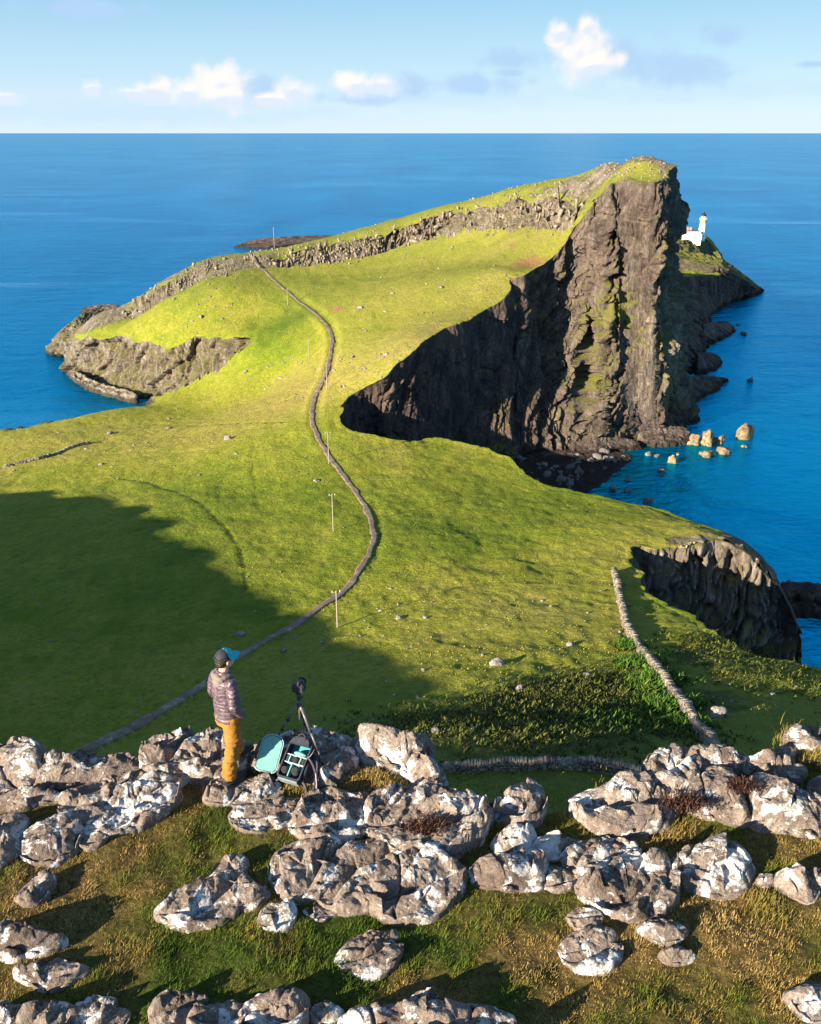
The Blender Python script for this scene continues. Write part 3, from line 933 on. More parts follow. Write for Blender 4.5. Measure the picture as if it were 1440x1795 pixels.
plateau('headland', [(1180, 452, 30), (1215, 456, 29), (1245, 464, 27), (1264, 470, 25), (1288, 480, 20), (1312, 494, 12), (1330, 508, 3), (1331, 502, 3), (1296, 474, 14), (1264, 452, 22), (1230, 443, 24), (1180, 438, 26)],
        [(1180, 585, 0), (1215, 575, 0), (1240, 562, 0), (1258, 540, 0), (1285, 527, 0), (1312, 522, 0), (1334, 516, 0), 4, 6, 6, 8, 8], n=380, nt=50, amp=2.2, col=5.0, pale=0.1, moss=0.5, rock_top=0.5, seed=7.0, kind='structure')
plateau('headland', [(1170, 423, 24.5), (1205, 420, 24.5), (1230, 416, 24), (1241, 419, 23), (1251, 430, 17), (1264, 449, 9), (1269, 462, 3), (1266, 452, 3), (1254, 428, 12), (1240, 412, 20), (1205, 408, 21), (1170, 408, 21)],
        [(1170, 450, 14), (1205, 452, 12), (1232, 452, 10), (1246, 462, 2), (1258, 468, 1), (1266, 470, 0), (1271, 468, 0), 3, 5, 6, 8, 8], n=300, nt=30, amp=1.6, col=5.0, pale=0.25, moss=0.9, rock_top=0.25, seed=11.0, kind='structure')
plateau('headland', [(90, 602, 4), (100, 584, 8), (126, 562, 13), (150, 547, 15), (182, 546, 14), (207, 549, 14), (216, 562, 14), (190, 577, 13), (166, 590, 12), (150, 598, 10), (142, 610, 6), (120, 618, 3.5), (98, 615, 2.5)],
        [(84, 612, 0), 4, 5, 5, 5, 4, 4, 3, (170, 612, 0), (150, 622, 0), (140, 624, 0), (118, 626, 0), (94, 622, 0)], n=360, nt=34, amp=2.0, col=3.0, pale=0.6, moss=0.55, rock_top=0.85, seed=15.0, kind='structure')
SK = [
    ([(143, 541, 1.5), (160, 536, 2.6), (185, 533, 3), (214, 534, 3), (202, 545, 2), (150, 548, 1.5)], 2.0, 0.6, 'low flat reef of brown rock behind the grassy point at far left'),
    ([(118, 650, 1.6), (128, 663, 2), (158, 677, 2.4), (198, 690, 2.5), (238, 695, 3), (240, 689, 4), (200, 681, 3.8), (160, 668, 3.8), (128, 648, 3.2)], 1.0, 1.0, 'pale wave-washed rock shelf at the foot of the left sea cliff'),
    ([(413, 431, 1), (430, 424, 4), (455, 418, 6.5), (500, 415, 7.5), (560, 413, 6.5), (604, 411, 6), (604, 418, 4), (520, 426, 3), (460, 433, 2)], 6.0, 0.1, 'long dark reef in the open sea beyond the tall lone pole'),
    ([(1368, 1022, 3.5), (1400, 1019, 4), (1460, 1027, 4), (1460, 1045, 3), (1400, 1044, 3), (1375, 1035, 3)], 1.5, 0.1, 'dark reef in the sea beside the right cliff, farther of the two'),
    ([(1383, 1053, 1.8), (1410, 1056, 2), (1460, 1068, 2), (1460, 1079, 1), (1400, 1071, 1.4)], 1.2, 0.0, 'thin dark reef in the sea beside the right cliff, nearer of the two'),
    ([(1190, 667, 8), (1230, 657, 6), (1256, 660, 3.5), (1282, 663, 1), (1262, 672, 1), (1252, 683, 1.6), (1225, 694, 1.6), (1190, 698, 4)], 1.5, 0.2, 'broad brown rock shelf with a long spit right of the great cliff'),
    ([(1222, 618, 9), (1252, 617, 5), (1266, 628, 2), (1258, 642, 1), (1226, 648, 3)], 2.0, 0.15, 'rounded dark rock shelf between the spit and the grassy terrace'),
    ([(1232, 568, 9), (1272, 560, 5), (1291, 574, 1.6), (1276, 588, 1), (1236, 594, 4)], 2.0, 0.3, 'reddish rock shelf at the foot of the terrace below the lighthouse'),
    ([(1120, 754, 3.5), (1170, 746, 4), (1207, 748, 3), (1213, 767, 1.4), (1180, 777, 1.4), (1125, 775, 2)], 1.2, 0.45, 'pinkish rock shelf at the foot of the great cliff'),
    ([(1000, 776, 4), (1060, 766, 5), (1118, 770, 3), (1126, 782, 1), (1070, 789, 1.2), (1005, 791, 2)], 1.5, 0.1, 'grey rock shelf in shadow at the head of the bay'),
]
for i, (o, ft, pl, lab) in enumerate(SK):
    plateau('rock_shelf', o, ft, n=170, nt=12, ni=12, amp=0.9, col=2.6, pale=pl, moss=0.1, rock_top=0.9, seed=20.0 + i * 3, label=lab, category='rock shelf', group='rock shelves along the shore')
plateau('shore', [(915, 800, 1.2), (960, 788, 1.8), (1010, 787, 1.5), (1060, 790, 1), (1098, 793, 0.6), (1112, 803, 0.4), (1085, 818, 0.4), (1062, 840, 0.4), (1030, 862, 0.4), (980, 885, 0.5), (930, 860, 0.8), (890, 830, 1)], 3.0,
        n=260, nt=8, ni=40, amp=0.5, pale=0.05, moss=0.0, rock_top=1.0, seed=60.0, kind='structure')


def stone_material(name, dark, mid, lite, lichen=(0.62, 0.60, 0.55), amount=0.5, scale=1.0):
    mt, N, b = material(name)
    tc = N.n('ShaderNodeTexCoord').outputs['Object']
    gp = N.n('ShaderNodeNewGeometry').outputs['Position']
    r1 = N.noise(gp, 1.1 * scale, 7.0, 0.68)
    r2 = N.noise(gp, 6.0 * scale, 5.0, 0.7)
    c = N.ramp(r1, [(0.32, dark), (0.5, mid), (0.68, lite)])
    c = N.mix(N.ss(r2, 0.35, 0.6, 0.55, 0.0), c, dark)
    c = N.mix(N.m('MULTIPLY', N.ss(N.noise(gp, 2.3 * scale, 6.0, 0.75), 0.54, 0.62), amount), c, lichen)
    N.put(b.inputs['Base Color'], c)
    b.inputs['Roughness'].default_value = 0.92
    b.inputs['Specular IOR Level'].default_value = 0.15
    N.put(b.inputs['Normal'], N.bump(N.m('ADD', r2, r1), 0.6, 0.12 / scale))
    return mt


M_SEAROCK = stone_material('sea_rock', (0.05, 0.035, 0.02), (0.22, 0.15, 0.08), (0.40, 0.29, 0.17), (0.5, 0.42, 0.3), 0.3, 0.5)
M_BEACH = stone_material('beach_boulder', (0.05, 0.045, 0.042), (0.14, 0.125, 0.115), (0.26, 0.24, 0.22), (0.4, 0.38, 0.36), 0.2, 0.4)
M_FIELD = stone_material('field_stone', (0.08, 0.07, 0.06), (0.22, 0.20, 0.17), (0.40, 0.37, 0.33), (0.6, 0.58, 0.54), 0.4, 1.0)
M_WALL = stone_material('wall_stone', (0.06, 0.05, 0.04), (0.22, 0.185, 0.14), (0.38, 0.33, 0.26), (0.55, 0.52, 0.45), 0.3, 1.0)


def ico(sub):
    bm = bmesh.new()
    bmesh.ops.create_icosphere(bm, subdivisions=sub, radius=1.0)
    v = np.array([p.co[:] for p in bm.verts])
    f = np.array([[p.index for p in q.verts] for q in bm.faces])
    bm.free()
    return v, f


ICO = {k: ico(k) for k in (2, 3, 4)}


def boulder_mesh(rx, ry, h, seed, sub=3, rough=0.35):
    v, f = ICO[sub]
    p = v.copy()
    s = np.sign(p) * np.abs(p) ** 0.8
    p = s / np.linalg.norm(s, axis=1, keepdims=True) * (0.35 + 0.65 * np.linalg.norm(s, axis=1, keepdims=True) ** 0.5)
    n = fbm(p * 0.9 + seed * 3.7, 3)[:, None]
    f1, f2, cv = cells(p * 1.3 + seed * 1.9)
    p = p * (1 + rough * n + rough * 0.45 * cv[:, None] + 0.12 * fbm(p * 4 + seed, 2)[:, None])
    p = p * np.array([rx, ry, h])
    p[:, 2] = np.maximum(p[:, 2], -0.45 * h)
    return mesh_from(p, f, 'boulder')


def boulder(name, loc, rx, ry, h, seed, mat, rot=0.0, sub=3, rough=0.35, **props):
    o = link(name, boulder_mesh(rx, ry, h, seed, sub, rough), mat, **props)
    o.location = loc
    o.rotation_euler = (0, 0, rot)
    return o


def px_m(p):
    """photograph pixels per metre at point p"""
    zc = p[1] * CP + (CAM_Z - p[2]) * SP
    return FPX / zc


# rocks standing in the sea by the great cliff: (u, v of the waterline, width px, height px, label)
for i, (u, v, w, h, lab) in enumerate([
        (1216, 779, 22, 14, 'small orange-lit sea rock touching the rock shelf, left of the tallest one'), (1237, 779, 36, 26, 'tallest orange-lit sea rock with two humps beside the rock shelf'), (1260, 776, 18, 11, 'low dark-ended sea rock joined to the tallest orange one'),
        (1308, 764, 31, 20, 'blocky golden sea rock standing farthest out to the right'), (1268, 793, 26, 9, 'flat golden sea rock right of centre of the group'), (1242, 799, 24, 8, 'flat golden sea rock nearest below the tall orange rock'),
        (1305, 783, 12, 3, 'sliver of brown rock awash below the farthest golden rock'), (1181, 811, 14, 12, 'small golden rock at the edge of the bay shadow'), (1189, 798, 8, 4, 'tiny rock tip awash at the edge of the bay shadow'),
        (1158, 827, 13, 6, 'small dim rock in the shaded bay water left of the shadow edge'), (1315, 668, 9, 5, 'small black rock alone in the open sea off the spit'), (1304, 586, 17, 5, 'thin black rock off the reddish shelf'), (1293, 570, 8, 3, 'tiny black rock tip near the reddish shelf')]):
    c = at(u, v, 0)
    m = px_m(c)
    dark = v < 700
    boulder('sea_rock', (c[0], c[1], 0.1), w / m / 2, w / m / 2 * 0.7, h / m * (1.0 if h > 8 else 0.9), 40 + i, M_BEACH if dark else M_SEAROCK, rot=i * 1.3, rough=0.5, label=lab, category='rock', group='rocks standing in the sea')

# boulders of the shaded beach
rb = np.random.default_rng(5)
BB = [(1137, 797, 14, 6), (1105, 806, 8, 4), (1100, 842, 14, 8), (1075, 856, 13, 9), (1136, 880, 20, 8), (1101, 862, 12, 6), (1152, 800, 12, 5), (1015, 830, 20, 14), (985, 843, 22, 14), (1000, 850, 16, 10), (960, 835, 18, 12), (940, 848, 16, 10), (1047, 802, 20, 10), (1065, 806, 16, 8)]
while len(BB) < 84:
    u, v = rb.uniform(905, 1100), rb.uniform(792, 866)
    if v - 792 > (1115 - u) * 0.62 or u < 905 + (v - 800) * 0.4:
        continue
    w = rb.choice([6, 8, 10, 13, 17], p=[.3, .3, .2, .13, .07])
    BB.append((u, v, w, w * rb.uniform(.45, .7)))
for i, (u, v, w, h) in enumerate(BB):
    c = at(u, v, 0.8 if u < 1090 else 0.0)
    m = px_m(c)
    lab = 'grey boulder among many on the shaded beach of the bay' if u < 1090 or i > 6 else 'wet boulder awash in the dark shaded water of the bay'
    boulder('beach_boulder', (c[0], c[1], c[2] + 0.1), w / m / 2, w / m / 2 * 0.8, h / m * 0.75, 90 + i, M_BEACH, rot=i * 0.7, sub=2, label=lab, category='boulder', group='boulders awash in the bay' if lab[0] == 'w' else 'boulders on the shaded beach')

# ------------------------------------------------------------------ the path
mt, N, b = material('path_concrete')
gp = N.n('ShaderNodeNewGeometry').outputs['Position']
c = N.ramp(N.noise(gp, 0.5, 6.0, 0.7), [(0.3, (0.10, 0.066, 0.045)), (0.52, (0.21, 0.145, 0.095)), (0.70, (0.42, 0.32, 0.22))])
c = N.mix(N.ss(N.noise(gp, 3.0, 4.0, 0.7), 0.4, 0.6, 0.5, 0.0), c, (0.07, 0.055, 0.045))
N.put(b.inputs['Base Color'], c)
b.inputs['Roughness'].default_value = 0.9
N.put(b.inputs['Normal'], N.bump(N.noise(gp, 5.0, 5.0, 0.7), 0.5, 0.05))
PATHMAT = mt
PL = resample(PATH, 900, 1)
tan = np.gradient(PL[:, :2], axis=0)
nor = np.stack([tan[:, 1], -tan[:, 0]], 1)
nor /= np.linalg.norm(nor, axis=1, keepdims=True)
rows = []
jit = 0.30 * fbm(np.stack([np.arange(900) * 0.13, np.zeros(900), np.zeros(900)], -1), 3)
for off, dz in [(-1.02, -0.5), (-0.98, 0.0), (-0.6, 0.03), (0.0, 0.05), (0.6, 0.04), (0.92, 0.02), (1.0, -0.7)]:
    p = PL.copy()
    p[:, :2] += nor * (off * 0.76 + math.copysign(1, off) * (jit if off > 0 else jit[::-1]) * abs(off))[:, None] * (1 if off else 1)
    p[:, 2] += dz
    rows.append(p)
V = np.array(rows)
link('path', mesh_from(V.reshape(-1, 3), grid_faces(len(rows), 900), 'path'), PATHMAT, kind='structure')


# ------------------------------------------------------------------ dry stone walls
def thing(name, loc, label, category, group=None, rot=0.0):
    o = bpy.data.objects.new(name, None)
    COL.objects.link(o)
    o.location = loc
    o.rotation_euler = (0, 0, rot)
    o['label'] = label
    o['category'] = category
    if group:
        o['group'] = group
    return o


BOX_F = np.array([[0, 1, 3, 2], [4, 6, 7, 5], [0, 4, 5, 1], [2, 3, 7, 6], [0, 2, 6, 4], [1, 5, 7, 3]])
BOX_V = np.array([[x, y, z] for x in (-.5, .5) for y in (-.5, .5) for z in (-.5, .5)])


def dry_wall(px, hw, height_m, label, seed, stone=0.45, coping=True, zoff=0.0, rubble=0.0):
    r = np.random.default_rng(seed)
    line = resample([on_land(*p) for p in px], 400, 1)
    arc = np.concatenate([[0], np.cumsum(np.linalg.norm(np.diff(line[:, :2], axis=0), axis=1))])
    root = thing('dry_stone_wall', (0, 0, 0), label, 'stone wall')
    V, F = [], []

    def put(s, side, z, size):
        x, y = np.interp(s, arc, line[:, 0]), np.interp(s, arc, line[:, 1])
        x2, y2 = np.interp(s + .5, arc, line[:, 0]), np.interp(s + .5, arc, line[:, 1])
        d = np.array([x2 - x, y2 - y])
        L = np.hypot(*d)
        d = d / L if L > 1e-6 else np.array([0, 1.0])
        nn = np.array([d[1], -d[0]])
        q = BOX_V * (1 + r.uniform(-.22, .22, (8, 3))) * size
        ca = r.normal(0, .16)
        q = q @ np.array([[math.cos(ca), 0, math.sin(ca)], [0, 1, 0], [-math.sin(ca), 0, math.cos(ca)]])
        gx, gy = x + nn[0] * side, y + nn[1] * side
        w = np.stack([gx + q[:, 0] * d[0] + q[:, 1] * nn[0], gy + q[:, 0] * d[1] + q[:, 1] * nn[1], q[:, 2]], 1)
        w[:, 2] += gz_of(s) + z
        F.append(BOX_F + 8 * len(V))
        V.append(w)
    gzz = height(line[:, 0], line[:, 1])
    gz_of = lambda s: np.interp(s, arc, gzz) + zoff
    hn = 1 + 0.42 * fbm(np.stack([np.arange(0, arc[-1] + 2, .5) / 2.6, np.full(len(np.arange(0, arc[-1] + 2, .5)), seed), np.zeros(len(np.arange(0, arc[-1] + 2, .5)))], -1), 3)
    hvar = lambda s: height_m * float(np.clip(hn[int(s / .5)], .5, 1.35))
    s = 0.0
    total = arc[-1]
    courses = max(2, int(height_m / (stone * 0.62)))
    for c in range(courses):
        for side in (-1, 1):
            s = r.uniform(0, stone)
            while s < total:
                L = stone * r.uniform(.6, 1.5)
                zz = (c + .5) / courses * hvar(s)
                put(s, side * (hw - c * 0.03 + r.normal(0, .04)), zz, (L * 1.02, stone * .9, height_m / courses * r.uniform(.9, 1.25)))
                s += L
    s = 0.0
    while s < total:
        L = stone * (0.42 if coping else .8) * r.uniform(.7, 1.5)
        put(s, r.normal(0, .05), hvar(s) + stone * .12, (L * .9, hw * 2.3 * r.uniform(.8, 1.1), stone * r.uniform(.5, .75)))
        s += L
    k = 0.0
    while k < total:                                 # core
        put(k, 0, height_m * .45, (1.2, hw * 1.7, height_m * .95))
        k += 0.9
    for i in range(int(rubble * total)):
        put(r.uniform(0, total), r.choice([-1, -1, 1]) * (hw + r.exponential(.8)), 0.1, np.array([1, .8, .7]) * stone * r.uniform(.5, 1.2))
    link('stones', mesh_from(np.vstack(V), np.vstack(F), 'stones'), M_WALL, root, kind='stuff')
    return root


dry_wall([(1077, 1002), (1082, 1020), (1088, 1050), (1094, 1075), (1100, 1100), (1113, 1118), (1130, 1150), (1150, 1180), (1172, 1208), (1198, 1240), (1218, 1268), (1240, 1300), (1262, 1330)], 0.36, 1.0,
         'long pale dry stone wall running down the slope towards the near rocks', 3, 0.5, False, rubble=0.7)
dry_wall([(740, 1364), (775, 1362), (850, 1354), (950, 1351), (1050, 1353), (1125, 1362), (1180, 1372)], 0.33, 0.85,
         'shaded dry stone wall with upright coping just beyond the near rocks', 4, 0.36, True)
dry_wall([(10, 817), (40, 810), (75, 804), (105, 792), (125, 785), (155, 777)], 0.4, 0.55, 'low ruined wall line crossing the far left of the sunlit field', 5, 0.7, False, rubble=0.5)

# ------------------------------------------------------------------ power poles
M_POLE = plain('weathered_pole', (0.27, 0.23, 0.18), 0.85, scale=6.0)
M_INS = plain('insulator', (0.55, 0.55, 0.52), 0.4)


def tube(pts, radii, sides=10, cap=True):
    pts = np.asarray(pts, float)
    n = len(pts)
    radii = np.broadcast_to(radii, (n,))
    tan = np.gradient(pts, axis=0)
    V = []
    ref = np.array([0.31, 0.87, 0.38])
    for i in range(n):
        t = tan[i] / (np.linalg.norm(tan[i]) + 1e-12)
        a = np.cross(t, ref)
        if np.linalg.norm(a) < 1e-3:
            a = np.cross(t, [1, 0, 0])
        a /= np.linalg.norm(a)
        bb = np.cross(t, a)
        for k in range(sides):
            w = 2 * math.pi * k / sides
            V.append(pts[i] + radii[i] * (a * math.cos(w) + bb * math.sin(w)))
    F = []
    for i in range(n - 1):
        for k in range(sides):
            k2 = (k + 1) % sides
            F.append((i * sides + k, i * sides + k2, (i + 1) * sides + k2, (i + 1) * sides + k))
    if cap:
        F.append(tuple(range(sides))[::-1])
        F.append(tuple((n - 1) * sides + k for k in range(sides)))
    return V, F


def join(parts):
    V, F = [], []
    for v, f in parts:
        o = len(V)
        V.extend([tuple(p) for p in v])
        F.extend([tuple(i + o for i in q) for q in f])
    return V, F


def box(cx, cy, cz, sx, sy, sz):
    return [(cx + (x - .5) * sx, cy + (y - .5) * sy, cz + (z - .5) * sz) for x in (0, 1) for y in (0, 1) for z in (0, 1)], [(0, 1, 3, 2), (4, 6, 7, 5), (0, 4, 5, 1), (2, 3, 7, 6), (0, 2, 6, 4), (1, 5, 7, 3)]


for (u, v, hpx, lab, cross) in [
        (592, 1097, 65, 'nearest power pole beside the lower bend of the path', 1), (585, 933, 66, 'power pole with crossarm inside the wide bend of the path', 1), (577, 812, 56, 'power pole standing on the path edge above the bend', 1),
        (574, 684, 46, 'pole beside the path near the top of the great bay', 0), (542, 630, 32, 'thin faint pole on the slope left of the path', 0), (505, 534, 27, 'small pole beside the path below the crag', 0), (481, 427, 36, 'tall lone pole on the skyline ridge against the sea', 0)]:
    c = on_land(u, v)
    h = hpx / px_m(c) / math.cos(math.atan2(CAM_Z - c[2], c[1]))
    z0 = float(height(c[0], c[1]))
    root = thing('power_pole', (c[0], c[1], z0 - 0.1), lab, 'power pole', 'power poles along the path', rot=0.25)
    link('shaft', mesh_from(*tube([(0, 0, -0.4), (0, 0, h * .5), (0, 0, h)], [.15, .13, .10], 10), 'shaft'), M_POLE, root)
    if cross:
        link('crossarm', mesh_from(*box(0, 0.13, h - .45, 1.5, .12, .14), 'crossarm'), M_POLE, root)
        for x in (-.65, 0.0, .65):
            link('insulator', mesh_from(*tube([(x, .13, h - .38), (x, .13, h - .25), (x, .13, h - .1)], [.05, .10, .04], 8), 'insulator'), M_INS, root)
    else:
        link('cap', mesh_from(*tube([(0, 0, h), (0, 0, h + .12)], [.16, .1], 8), 'cap'), M_INS, root)

# ------------------------------------------------------------------ stones lying in the grass
rs = np.random.default_rng(21)
big_stones = [(871, 1166, 22, 18, 'largest pale boulder alone in the sunlit field, casting a long shadow'), (911, 1212, 15, 14, 'pale stone on the heather below the largest field boulder'), (1257, 1253, 28, 24, 'rounded grey boulder in the shade right of the long wall'), (1032, 1182, 15, 11, 'pale stone right of centre at the edge of the heather'),
              (700, 1080, 14, 7, 'flat pale stone in the sunlit field right of the nearest pole'), (400, 772, 14, 9, 'pale stone in the sunlit grass left of the path above the shadow'), (497, 1142, 10, 9, 'dim rounded stone in the shade right of the path'), (178, 814, 10, 6, 'small stone left in the sunlit field near the ruined wall'), (556, 842, 12, 6, 'white flat stone between path and poles'), (422, 1112, 18, 7, 'pale flat stones outcropping in the shade left of the path'), (1001, 1128, 14, 8, 'stone in the grass left of the long wall'), (828, 1288, 16, 9, 'pale stone in the deep shade beyond the near rocks'), (763, 1290, 15, 9, 'grey stone in deep shade right of the tripod')]
for i, (u, v, w, h, lab) in enumerate(big_stones):
    c = on_land(u, v)
    m = px_m(c)
    boulder('field_stone', (c[0], c[1], float(height(c[0], c[1])) + 0.05), w / m / 2, w / m / 2.4, h / m * 0.62, 300 + i, M_FIELD, rot=i, label=lab, category='stone', group='larger stones in the fields')
zones = [((560, 700), (620, 690), 46, 'small pale stone among those scattered either side of the path near the bay'), ((420, 560), (620, 700), 26, 'small pale stone scattered on the saddle left of the path'), ((0, 560), (715, 840), 34, 'small pale stone in the sunlit left field'), ((40, 700), (1000, 1270), 44, 'small pale stone in the shaded left field'),
         ((600, 1080), (1050, 1290), 60, 'small pale stone in the near field between pole and long wall'), ((1250, 1430), (1120, 1240), 30, 'small pale stone on the slope right of the long wall'), ((600, 870), (430, 600), 40, 'small pale stone on the grassy headland slope'), ((240, 420), (500, 590), 20, 'small pale stone on the grassy hill at left')]
protos = [boulder_mesh(1, .8, .55, 500 + k, 2, 0.45) for k in range(7)]
for mm in protos:
    mm.materials.append(M_FIELD)
for (u0, u1), (v0, v1), n, lab in zones:
    for i in range(n):
        u, v = rs.uniform(u0, u1), rs.uniform(v0, v1)
        c = on_land(u, v)
        if inside(np.array([c[0]]), np.array([c[1]]), SEA_POLY)[0] or polydist(np.array([c[0]]), np.array([c[1]]), PATH[::6])[0] < 2 or c[2] < 3:
            continue
        m = px_m(c)
        w = rs.choice([3.5, 5, 7, 10], p=[.42, .33, .18, .07]) / m / 2
        o = link('field_stone', protos[i % 7], None, label=lab, category='stone', group=lab.replace('small pale stone', 'small pale stones'))
        o.location = (c[0], c[1], float(height(c[0], c[1])) + w * .12)
        o.rotation_euler = (0, 0, rs.uniform(0, 6.3))
        o.scale = (w, w * rs.uniform(.7, 1.1), w * rs.uniform(.7, 1.1))
for k, mm in enumerate(protos):
    if mm.users == 0:
        bpy.data.meshes.remove(mm)

# ------------------------------------------------------------------ lighthouse and keepers' house
M_WHITE = plain('white_paint', (0.80, 0.78, 0.73), 0.7, var=0.03, scale=0.8)
M_OCHRE = plain('ochre_paint', (0.62, 0.42, 0.18), 0.7, var=0.05, scale=1.0)
M_BLACK = plain('black_paint', (0.02, 0.02, 0.022), 0.45, var=0.1)
M_GLASS = plain('lantern_glass', (0.16, 0.20, 0.24), 0.12, var=0.2, spec=0.6, scale=2.0)
M_WIN = plain('window_glass', (0.03, 0.04, 0.05), 0.15, var=0.2, spec=0.6)
M_SLATE = plain('slate_roof', (0.10, 0.085, 0.08), 0.8)
M_CHIM = plain('chimney', (0.42, 0.25, 0.20), 0.8)
lc = at(1229.5, 416.5, 24.0)
s = 1 / px_m(lc)                                     # metres per photograph pixel there
L = thing('lighthouse', tuple(lc), 'white lighthouse tower with black lantern dome on the far point', 'lighthouse')


def lathe(prof, sides=28):
    V = [(r * math.cos(2 * math.pi * k / sides), r * math.sin(2 * math.pi * k / sides), z) for r, z in prof for k in range(sides)]
    F = [(i * sides + k, i * sides + (k + 1) % sides, (i + 1) * sides + (k + 1) % sides, (i + 1) * sides + k) for i in range(len(prof) - 1) for k in range(sides)]
    F += [tuple(range(sides))[::-1], tuple((len(prof) - 1) * sides + k for k in range(sides))]
    return V, F


def part(name, vf, mat, parent, smooth=False, **kw):
    return link(name, mesh_from(vf[0], vf[1], name), mat, parent, smooth, **kw)


rb_, rt_ = 6.3 * s, 4.9 * s
H1 = 30 * s
part('tower', lathe([(rb_ * 1.06, -3), (rb_ * 1.06, 0.6), (rb_, 0.7), (rb_ * .55 + rt_ * .45, H1 * .5), (rt_, H1 * .80)]), M_WHITE, L, True)
part('ochre_band', lathe([(rt_ * 1.02, H1 * .80), (rt_ * 1.02, H1 * .955), (rt_ * 1.12, H1 * .97), (rt_ * 1.12, H1)]), M_OCHRE, L)
g = part('gallery', lathe([(rt_ * 1.3, H1), (rt_ * 1.3, H1 + .35), (rt_ * .7, H1 + .36)]), M_WHITE, L)
V, F = [], []
for k in range(14):
    w = 2 * math.pi * k / 14
    V, F = join([(V, F), tube([(rt_ * 1.24 * math.cos(w), rt_ * 1.24 * math.sin(w), H1 + .3), (rt_ * 1.24 * math.cos(w), rt_ * 1.24 * math.sin(w), H1 + 1.4)], .06, 5)])
ringp = [(rt_ * 1.24 * math.cos(w), rt_ * 1.24 * math.sin(w), H1 + 1.4) for w in np.linspace(0, 2 * math.pi, 29)]
part('railing', join([(V, F), tube(ringp, .06, 5)]), M_WHITE, g)
part('lantern_room', lathe([(3.9 * s, H1 + .3), (3.9 * s, H1 + 6.0 * s)], 16), M_GLASS, L)
V, F = [], []
for k in range(8):
    w = 2 * math.pi * k / 8
    V, F = join([(V, F), tube([(3.95 * s * math.cos(w), 3.95 * s * math.sin(w), H1 + .3), (3.95 * s * math.cos(w), 3.95 * s * math.sin(w), H1 + 6.0 * s)], .16, 5)])
part('glazing_bars', (V, F), M_WHITE, L)
d = part('lantern_dome', lathe([(4.6 * s, H1 + 6 * s), (4.5 * s, H1 + 6.9 * s), (3.8 * s, H1 + 8.8 * s), (2.4 * s, H1 + 10.3 * s), (.8 * s, H1 + 11 * s)]), M_BLACK, L, True)
part('vent', lathe([(.75 * s, H1 + 10.9 * s), (.9 * s, H1 + 12.2 * s), (.3 * s, H1 + 13 * s), (.12 * s, H1 + 14.4 * s)], 12), M_BLACK, d)
for zf, a in [(0.28, -1.75), (0.52, -1.75), (0.70, -1.75), (.1, -1.2)]:
    rr_ = rb_ + (rt_ - rb_) * zf / .8 + .02
    wv, wf = box(0, 0, 0, .7, .3, 1.2)
    wv = [(math.cos(a) * rr_ - math.sin(a) * x, math.sin(a) * rr_ + math.cos(a) * x, H1 * zf + z) if abs(y) < 0 else (math.cos(a) * (rr_ - y) - math.sin(a) * x, math.sin(a) * (rr_ - y) + math.cos(a) * x, H1 * zf + z) for x, y, z in wv]
    part('window', (wv, wf), M_WIN, L)
hc = at(1213, 418.5, 24.0)
Hh = thing('keepers_house', (hc[0], hc[1] - 1, hc[2]), 'white flat-roofed house joined to the foot of the lighthouse', 'house')
w_, hgt = 26 * s, 13 * s
part('wall', join([box(-2 * s, 0, hgt / 2 - 1.5, w_, 9, hgt + 3), box(9.5 * s, -1, hgt * .36 - 1.5, 8 * s, 6.5, hgt * .72 + 3)]), M_WHITE, Hh)
rf = part('roof', join([box(-2 * s, 0, hgt + .25, w_ + .8, 9.8, .5), box(9.5 * s, -1, hgt * .72 + .22, 8.2 * s, 7.1, .44)]), M_SLATE, Hh)
for x in (-9.5, -4.5):
    part('chimney', join([box(x * s, .5, hgt + 1.6, 1.5, 1.5, 2.6), box(x * s, .5, hgt + 3.0, 1.8, 1.8, .3)]), M_CHIM, rf)
for x, z, ww in [(-11, .55, .9), (-6.5, .55, .9), (-2, .55, .9), (3, .55, .9), (1, .2, 1.3), (9, .3, .9)]:
    y = -4.5 if x < 5.5 else -4.25
    fr = part('window', box(x * s, y - .01, hgt * z, ww + .35, .14, 1.7), M_WHITE, Hh)
    part('pane', box(x * s, y - .09, hgt * z, ww, .06, 1.35), M_WIN, fr)
wc = at(1211, 421.5, 23.0)
Bw = thing('boundary_wall', (wc[0], wc[1] - 4, wc[2] + 0.0), 'low white boundary wall in front of the keepers house', 'wall')
part('wall', box(0, 0, -1.2, 30 * s, .5, 5.0), M_WHITE, Bw)
part('coping', box(0, 0, 1.42, 30 * s + .2, .75, .24), M_WHITE, Bw)
# ------------------------------------------------------------------ blocks broken from the crags
blk = np.random.default_rng(77)
V, F = [], []


def add_block(x, y, z, w, h, lean=0.25):
    q = BOX_V * (1 + blk.uniform(-.3, .3, (8, 3))) * np.array([w * blk.uniform(.6, 1.3), w * blk.uniform(.6, 1.3), h])
    a, t = blk.uniform(0, 6.3), blk.normal(0, lean)
    q = q @ np.array([[math.cos(t), 0, math.sin(t)], [0, 1, 0], [-math.sin(t), 0, math.cos(t)]])
    q = q @ np.array([[math.cos(a), math.sin(a), 0], [-math.sin(a), math.cos(a), 0], [0, 0, 1]])
    F.append(BOX_F + 8 * len(V))
    V.append(q + np.array([x, y, z + h * .22]))


